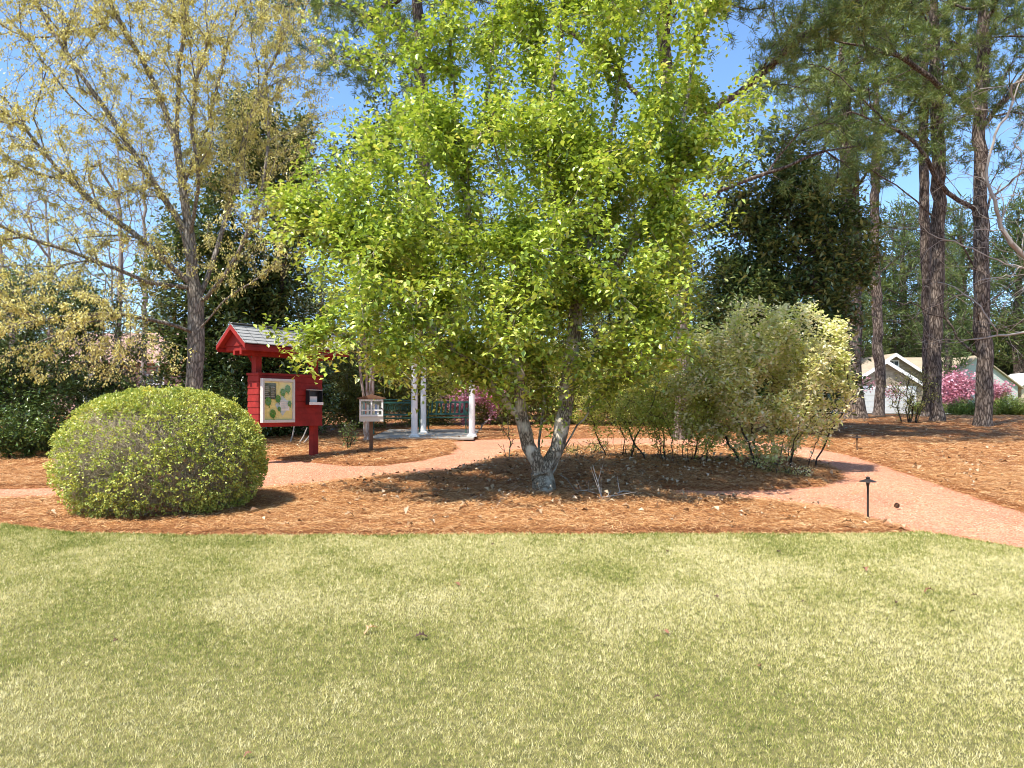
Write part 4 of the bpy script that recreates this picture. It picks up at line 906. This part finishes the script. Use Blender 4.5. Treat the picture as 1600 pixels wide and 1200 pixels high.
def bench(px, d, rot, label, open_back=False):
    b = gp(px, d, .075); R = empty('garden_bench', b, rot, label=label, cat='bench', group='green garden benches'); w = .62
    mb = MB()
    for i in range(5): mb.box(-w+.03, w-.03, -.22+i*.088, -.22+i*.088+.07, .40+.006*abs(i-2), .425+.006*abs(i-2))
    mb.build('seat', M['benchgreen'], R, .004)
    Mt = Matrix.Translation((0, .24, .43)) @ Matrix.Rotation(-.22, 4, 'X')
    mb = MB()
    for z in (.06, .40): mb.box(-w+.03, w-.03, -.012, .012, z, z+.05, Mt)
    if open_back:
        for k in range(9): mb.box(-w+.07+k*.135, -w+.07+k*.135+.05, -.008, .008, .111, .399, Mt)
    else:
        for k in range(6):   # scrolled ironwork panel
            cx = -w+.14+k*.19
            pts = [Mt @ Vector((cx+.075*math.cos(t), 0, .255+.12*math.sin(t))) for t in np.linspace(0, 2*PI, 13)]; mb.tube(pts, .009, 5)
            pts = [Mt @ Vector((cx+.04*math.cos(t)*(1-t/12), 0, .255+.07*math.sin(t)*(1-t/12))) for t in np.linspace(0, 9, 16)]; mb.tube(pts, .008, 5)
        pts = [Mt @ Vector((x, 0, .45+.06*math.cos(x/w*PI/2))) for x in np.linspace(-w+.03, w-.03, 11)]; mb.tube(pts, .016, 6)
    mb.build('backrest', M['benchgreen'], R)
    for s in (-1, 1):
        x = s*w; mb = MB()
        mb.tube([(x, -.26, .0), (x, -.22, .12), (x, -.25, .28), (x, -.22, .41)], [.024, .016, .018, .018], 6)
        mb.tube([(x, .34, .0), (x, .26, .14), (x, .23, .28), (x, .24, .43), (x, .34, .88)], [.024, .016, .018, .018, .013], 6)
        mb.tube([(x, -.22, .40), (x, 0, .405), (x, .24, .42)], .014, 6)
        mb.tube([(x, -.22, .41), (x, -.27, .52), (x, -.25, .63), (x, -.15, .66), (x, .10, .64), (x, .28, .65)], [.015, .014, .016, .017, .016, .014], 6)
        mb.tube([(x, -.14+.07*math.cos(t)*(1-t/14), .53+.08*math.sin(t)*(1-t/14)) for t in np.linspace(0, 9, 16)], .008, 5)
        mb.tube([(x, .05+.07*math.cos(t)*(1-t/14), .53+.08*math.sin(t)*(1-t/14)) for t in np.linspace(0, 9, 16)], .008, 5)
        mb.tube([(x, -.22, .28), (x, -.05, .18), (x, .1, .18), (x, .23, .28)], .010, 5); mb.build('armrest_frame', M['benchgreen'], R)
bench(618, 20.9, .30, 'green iron bench with a scrolled back behind the leftmost column')
bench(698, 21.3, -.22, 'green bench with an upright slatted back between the columns', True)

# ------------------------------------------------------------------ path lights
def light(px, py, h, label, s=1.0):
    x, y = G(px, py); R = empty('path_light', (x, y, float(hz(x, y))+.02), 0, label=label, cat='path light', group='path lights along the gravel path')
    MB().lathe([(.011*s, -.05), (.011*s, h*.55), (.012*s, h-.075), (.020*s, h-.03), (.021*s, h-.018)], 14).build('stem', M['bronze'], R, smooth=True)
    MB().lathe([(.092*s, h-.017), (.088*s, h-.012), (.03*s, h+.010), (.022*s, h+.014), (.020*s, h+.014)], 28).build('shade', M['bronze'], R, smooth=True)
    MB().lathe([(.019*s, h+.0142), (.023*s, h+.022), (.021*s, h+.033), (.010*s, h+.040), (.002*s, h+.042)], 16).build('finial', M['bronze'], R, smooth=True)
    MB().lathe([(.026*s, -.03), (.024*s, .02), (.016*s, .05), (.012*s, .052)], 14).build('stake_collar', M['bronze'], R, smooth=True)
light(1356, 817, .45, 'dark bronze path light with a flat round hat at the lawn corner')
light(1339, 706, .30, 'small farther path light beyond the gravel on the right', .95)

# ------------------------------------------------------------------ houses
def gableprism(mb, cx, y0, y1, hw, zb, ze, zr):
    mb.prism([(cx-hw, zb), (cx+hw, zb), (cx+hw, ze), (cx, zr), (cx-hw, ze)], y0, y1)
def rooffold(mb, cx, y0, y1, hw, ze, zr, t=.14, o=.35):
    sl = (zr-ze)/hw
    for s in (-1, 1):
        xa, xb = cx, cx+s*(hw+o); za, zb = zr, ze-sl*o
        vs = [(xa, y0, za+.02), (xb, y0, zb+.02), (xb, y0, zb+t), (xa, y0, za+t), (xa, y1, za+.02), (xb, y1, zb+.02), (xb, y1, zb+t), (xa, y1, za+t)]
        mb.add(vs, [(0, 1, 2, 3), (7, 6, 5, 4), (0, 4, 5, 1), (1, 5, 6, 2), (2, 6, 7, 3), (3, 7, 4, 0)])
def windowp(R, cx, y, cz, w, h, nx=2, nz=3):
    mb = MB(); f = .09; mb.box(cx-w-f, cx+w+f, y-.06, y-.005, cz+h, cz+h+f); mb.box(cx-w-f, cx+w+f, y-.06, y-.005, cz-h-f, cz-h)
    mb.box(cx-w-f, cx-w, y-.059, y-.006, cz-h+.001, cz+h-.001); mb.box(cx+w, cx+w+f, y-.059, y-.006, cz-h+.001, cz+h-.001)
    for i in range(1, nx): mb.box(cx-w+2*w*i/nx-.025, cx-w+2*w*i/nx+.025, y-.05, y-.02, cz-h+.001, cz+h-.001)
    for i in range(1, nz): mb.box(cx-w+.001, cx+w-.001, y-.048, y-.018, cz-h+2*h*i/nz-.025, cz-h+2*h*i/nz+.025)
    win = mb.build('window', M['white'], R); MB().box(cx-w, cx+w, y-.012, y-.004, cz-h, cz+h).build('pane', M['darkglass'], win)
g0 = 1.33
R = empty('shingled_cottage', (34.8, 70, g0), 0, label='cottage with brown shake gables and a white garage door seen between the pines', cat='house')
mb = MB(); gableprism(mb, 0, 0, 9, 3.0, 0, 3.3, 5.25); mb.build('wall', M['shake'], R)
mb = MB(); gableprism(mb, -2.9, -4.2, -.01, 3.2, 0, 2.35, 4.35); mb.build('garage_wall', M['shake'], R)
mb = MB(); rooffold(mb, 0, -.4, 9.2, 3.0, 3.3, 5.25); mb.build('roof', M['tanroof'], R)
mb = MB(); rooffold(mb, -2.9, -4.6, -.41, 3.2, 2.35, 4.35); mb.build('garage_roof', M['tanroof'], R)
for nm, cx, y, hw, ze, zr in (('gable_trim', 0, -.42, 3.0, 3.3, 5.25), ('gable_trim', -2.9, -4.62, 3.2, 2.35, 4.35)):
    mb = MB(); sl = (zr-ze)/hw
    for s in (-1, 1):
        xb = cx+s*(hw+.36); zb = ze-sl*.36; mb.prism([(cx, zr-.16), (xb, zb-.16), (xb, zb+.16), (cx, zr+.16)] if s > 0 else [(xb, zb-.16), (cx, zr-.16), (cx, zr+.16), (xb, zb+.16)], y-.05, y)
    mb.build(nm, M['white'], R)
windowp(R, 0, 0, 4.05, .38, .62)
mb = MB(); mb.box(-5.4, -.5, -4.28, -4.205, .02, 2.05); gd = mb.build('garage_door', M['greywall'], R)
mb = MB()
for i in range(1, 4): mb.box(-5.4, -.5, -4.292, -4.281, i*.5, i*.5+.02)
mb.build('door_seams', M['tanwall'], gd)
mb = MB(); mb.box(-5.7, -5.41, -4.27, -4.204, 0, 2.3); mb.box(-.49, -.2, -4.27, -4.204, 0, 2.3); mb.box(-5.409, -.491, -4.269, -4.204, 2.06, 2.3); mb.build('door_trim', M['white'], R)
R = empty('tan_roofed_house', (44.5, 70, g0), 0, label='low house with a broad tan shingle roof and pale grey gable at the right edge', cat='house')
mb = MB(); mb.box(-3.2, 16, 4, 13, 0, 2.9); mb.build('wall', M['tanwall'], R)
mb = MB(); mb.prism([(3.4, 2.7), (13.6, 2.7), (8.5, 5.6)], -3.6, 16.4, Matrix.Rotation(PI/2, 4, 'Z')); mb.build('roof', M['tanroof'], R)
mb = MB(); gableprism(mb, -2.0, 0, 4, 3.6, 0, 2.4, 5.1); mb.build('gable_wall', M['greywall'], R)
mb = MB(); rooffold(mb, -2.0, -.3, 8.4, 3.6, 2.4, 5.1); mb.build('gable_roof', M['tanroof'], R)
mb = MB(); gableprism(mb, 4.2, 1.0, 4.6, 1.6, 0, 2.5, 3.6); mb.build('porch_wall', M['tanwall'], R)
mb = MB(); rooffold(mb, 4.2, .7, 5, 1.6, 2.5, 3.6); mb.build('porch_roof', M['white'], R)
windowp(R, 4.2, 1.0, 1.4, .6, .7)
R = empty('brick_house', (-20.5, 44, g0), 0, label='pinkish brick house glimpsed through the trees behind the hedge on the left', cat='house')
mb = MB(); mb.box(-6, 6, 0, 7, 0, 2.9); mb.build('wall', M['brick'], R)
mb = MB(); mb.prism([(-.5, 2.9), (7.5, 2.9), (3.5, 5.0)], -6.5, 6.5, Matrix.Rotation(PI/2, 4, 'Z')); mb.build('roof', M['brick'], R)
for x in (-3.5, 0, 3.5): windowp(R, x, 0, 1.5, .5, .7)
# driveway and a strip of far lawn
V, Fq = sheet(np.linspace(24, 36, 20), np.linspace(42, 65.5, 20), lambda x, y: hz(x, y).ravel()+.02); tag(npmesh('driveway', V, [Fq], M['concrete']), kind='structure')
V, Fq = sheet(np.linspace(36.2, 80, 24), np.linspace(45, 69, 20), lambda x, y: hz(x, y).ravel()+.015); tag(npmesh('far_lawn', V, [Fq], M['farlawn']), kind='structure')

# ------------------------------------------------------------------ far pines (copies of one) and far wood
D = 66
proto = pine('far_pine', 1480, D, .28, 13.5, [(1480, HOR-8.0/D*F, D, 40, 95, 2.2), (1480, HOR-12/D*F, D, 25, 50, 1.4)], 300, 'dense far pine behind the cottage, just right of its gable', per=14, seed=31, nl=.5, nw=.035, mat='farneedle', spread=.24, thr=.25, far=True, group='far pines beyond the houses', r0=.02)
kids = list(proto.children)
far = [(1412, 84, 1.55, 'taller far pine above the cottage with a loose crown'), (1500, 90, 1.65, 'taller far pine filling the gap between the scarred and the thickest pine'), (1592, 80, 1.5, 'taller far pine above the tan roof'), (1338, 88, 1.5, 'taller far pine left of the slender pine'), (1655, 76, 1.35, 'taller far pine past the right edge of the view'),
       (1395, 84, 1.0, 'far pine rising directly above the cottage gable'), (1440, 92, 1.05, 'far pine seen between the slender pine and the scarred pine'), (1345, 80, .95, 'far pine left of the cottage, behind the flared pine base'), (1300, 75, 1.1, 'far pine hidden behind the dark magnolia'),
       (1515, 88, .8, 'far pine between the two thickest pine trunks'), (1570, 92, .85, 'far pine above the tan roof, nearest the thickest trunk'), (1625, 88, 1.0, 'far pine above the tan roof at the right edge'), (1690, 84, 1.0, 'far pine beyond the right edge of the tan roof'),
       (20, 75, .95, 'far pine at the left edge beyond the holly'), (120, 85, 1.0, 'far pine beyond the pale bare trees'), (255, 80, .8, 'far pine behind the brick house roof'), (500, 78, 1.0, 'far pine behind the kiosk roof'),
       (660, 85, 1.05, 'far pine behind the patio columns'), (820, 80, 1.0, 'far pine behind the left fork of the lime tree'), (930, 78, 1.05, 'far pine behind the right fork of the lime tree'), (1100, 82, 1.0, 'far pine behind the twiggy shrub')]
for i, (px, d, s, lb) in enumerate(far):
    c = proto.copy(); C.objects.link(c); c.location = gp(px, d); c.rotation_euler = (0, 0, i*1.7); c.scale = (s*1.25, s*1.25, s)
    c['label'] = lb
    for k in kids:
        q = k.copy(); C.objects.link(q); q.parent = c
def farwood():
    n = 26000; th = rng.uniform(-48, 48, n)*PI/180; r = rng.uniform(110, 135, n); x = np.sin(th)*r; y = np.cos(th)*r
    top = 5.5+6*vn2(th*10, r*0, .7, 51)+3*vn2(th*40, r*0, .8, 52)
    z = hz(x, y)+rng.random(n)**.8*top
    p = np.stack([x, y, z], 1); d = rdir(n); s = rng.uniform(.6, 1.3, n)
    o = leaves('far_wood', p, d, rdir(n), 1.5*s, 1.1*s, M['farneedle'], None, .5*rng.random(n)+.5*vn2(x, z, 4, 53), .3)
    tag(o, 'distant green and brown wood closing the view', 'wood', kind='stuff')
farwood()

# ------------------------------------------------------------------ light, sky, camera
AZ, EL = math.radians(43), math.radians(60)
sv = Vector((-math.sin(AZ)*math.cos(EL), -math.cos(AZ)*math.cos(EL), math.sin(EL)))
sun = bpy.data.lights.new('sun', 'SUN'); sun.energy = 5.0; sun.angle = math.radians(.5); sun.color = (1, .955, .88)
so = bpy.data.objects.new('sun', sun); C.objects.link(so); so.rotation_euler = (-sv).to_track_quat('-Z', 'Y').to_euler()
w = bpy.data.worlds.new('World'); bpy.context.scene.world = w; w.use_nodes = True; nt = w.node_tree
bg = nt.nodes['Background']; sky = nt.nodes.new('ShaderNodeTexSky'); sky.sky_type = 'NISHITA'; sky.sun_disc = False
sky.sun_elevation = EL; sky.sun_rotation = math.atan2(sv.x, sv.y) % (2*PI); sky.air_density = 1.0; sky.dust_density = .6; sky.ozone_density = 2.0
tn = nt.nodes.new('ShaderNodeMix'); tn.data_type = 'RGBA'; tn.blend_type = 'MULTIPLY'; tn.inputs[0].default_value = 1; tn.inputs[7].default_value = (.90, 1.06, 1.20, 1)
nt.links.new(sky.outputs[0], tn.inputs[6]); nt.links.new(tn.outputs[2], bg.inputs[0]); bg.inputs[1].default_value = .135
cam = bpy.data.cameras.new('camera'); cam.sensor_width = 36; cam.lens = 27.0; cam.shift_y = .025; cam.clip_end = 4000; cam.clip_start = .05
co = bpy.data.objects.new('camera', cam); C.objects.link(co); co.location = (0, 0, EYE); co.rotation_euler = (PI/2, 0, 0)
sc = bpy.context.scene; sc.camera = co
sc.view_settings.view_transform = 'Standard'; sc.view_settings.look = 'None'; sc.view_settings.exposure = 0.84; sc.view_settings.gamma = 1
sc.cycles.max_bounces = 5; sc.cycles.filter_width = 1.0; sc.cycles.transparent_max_bounces = 8
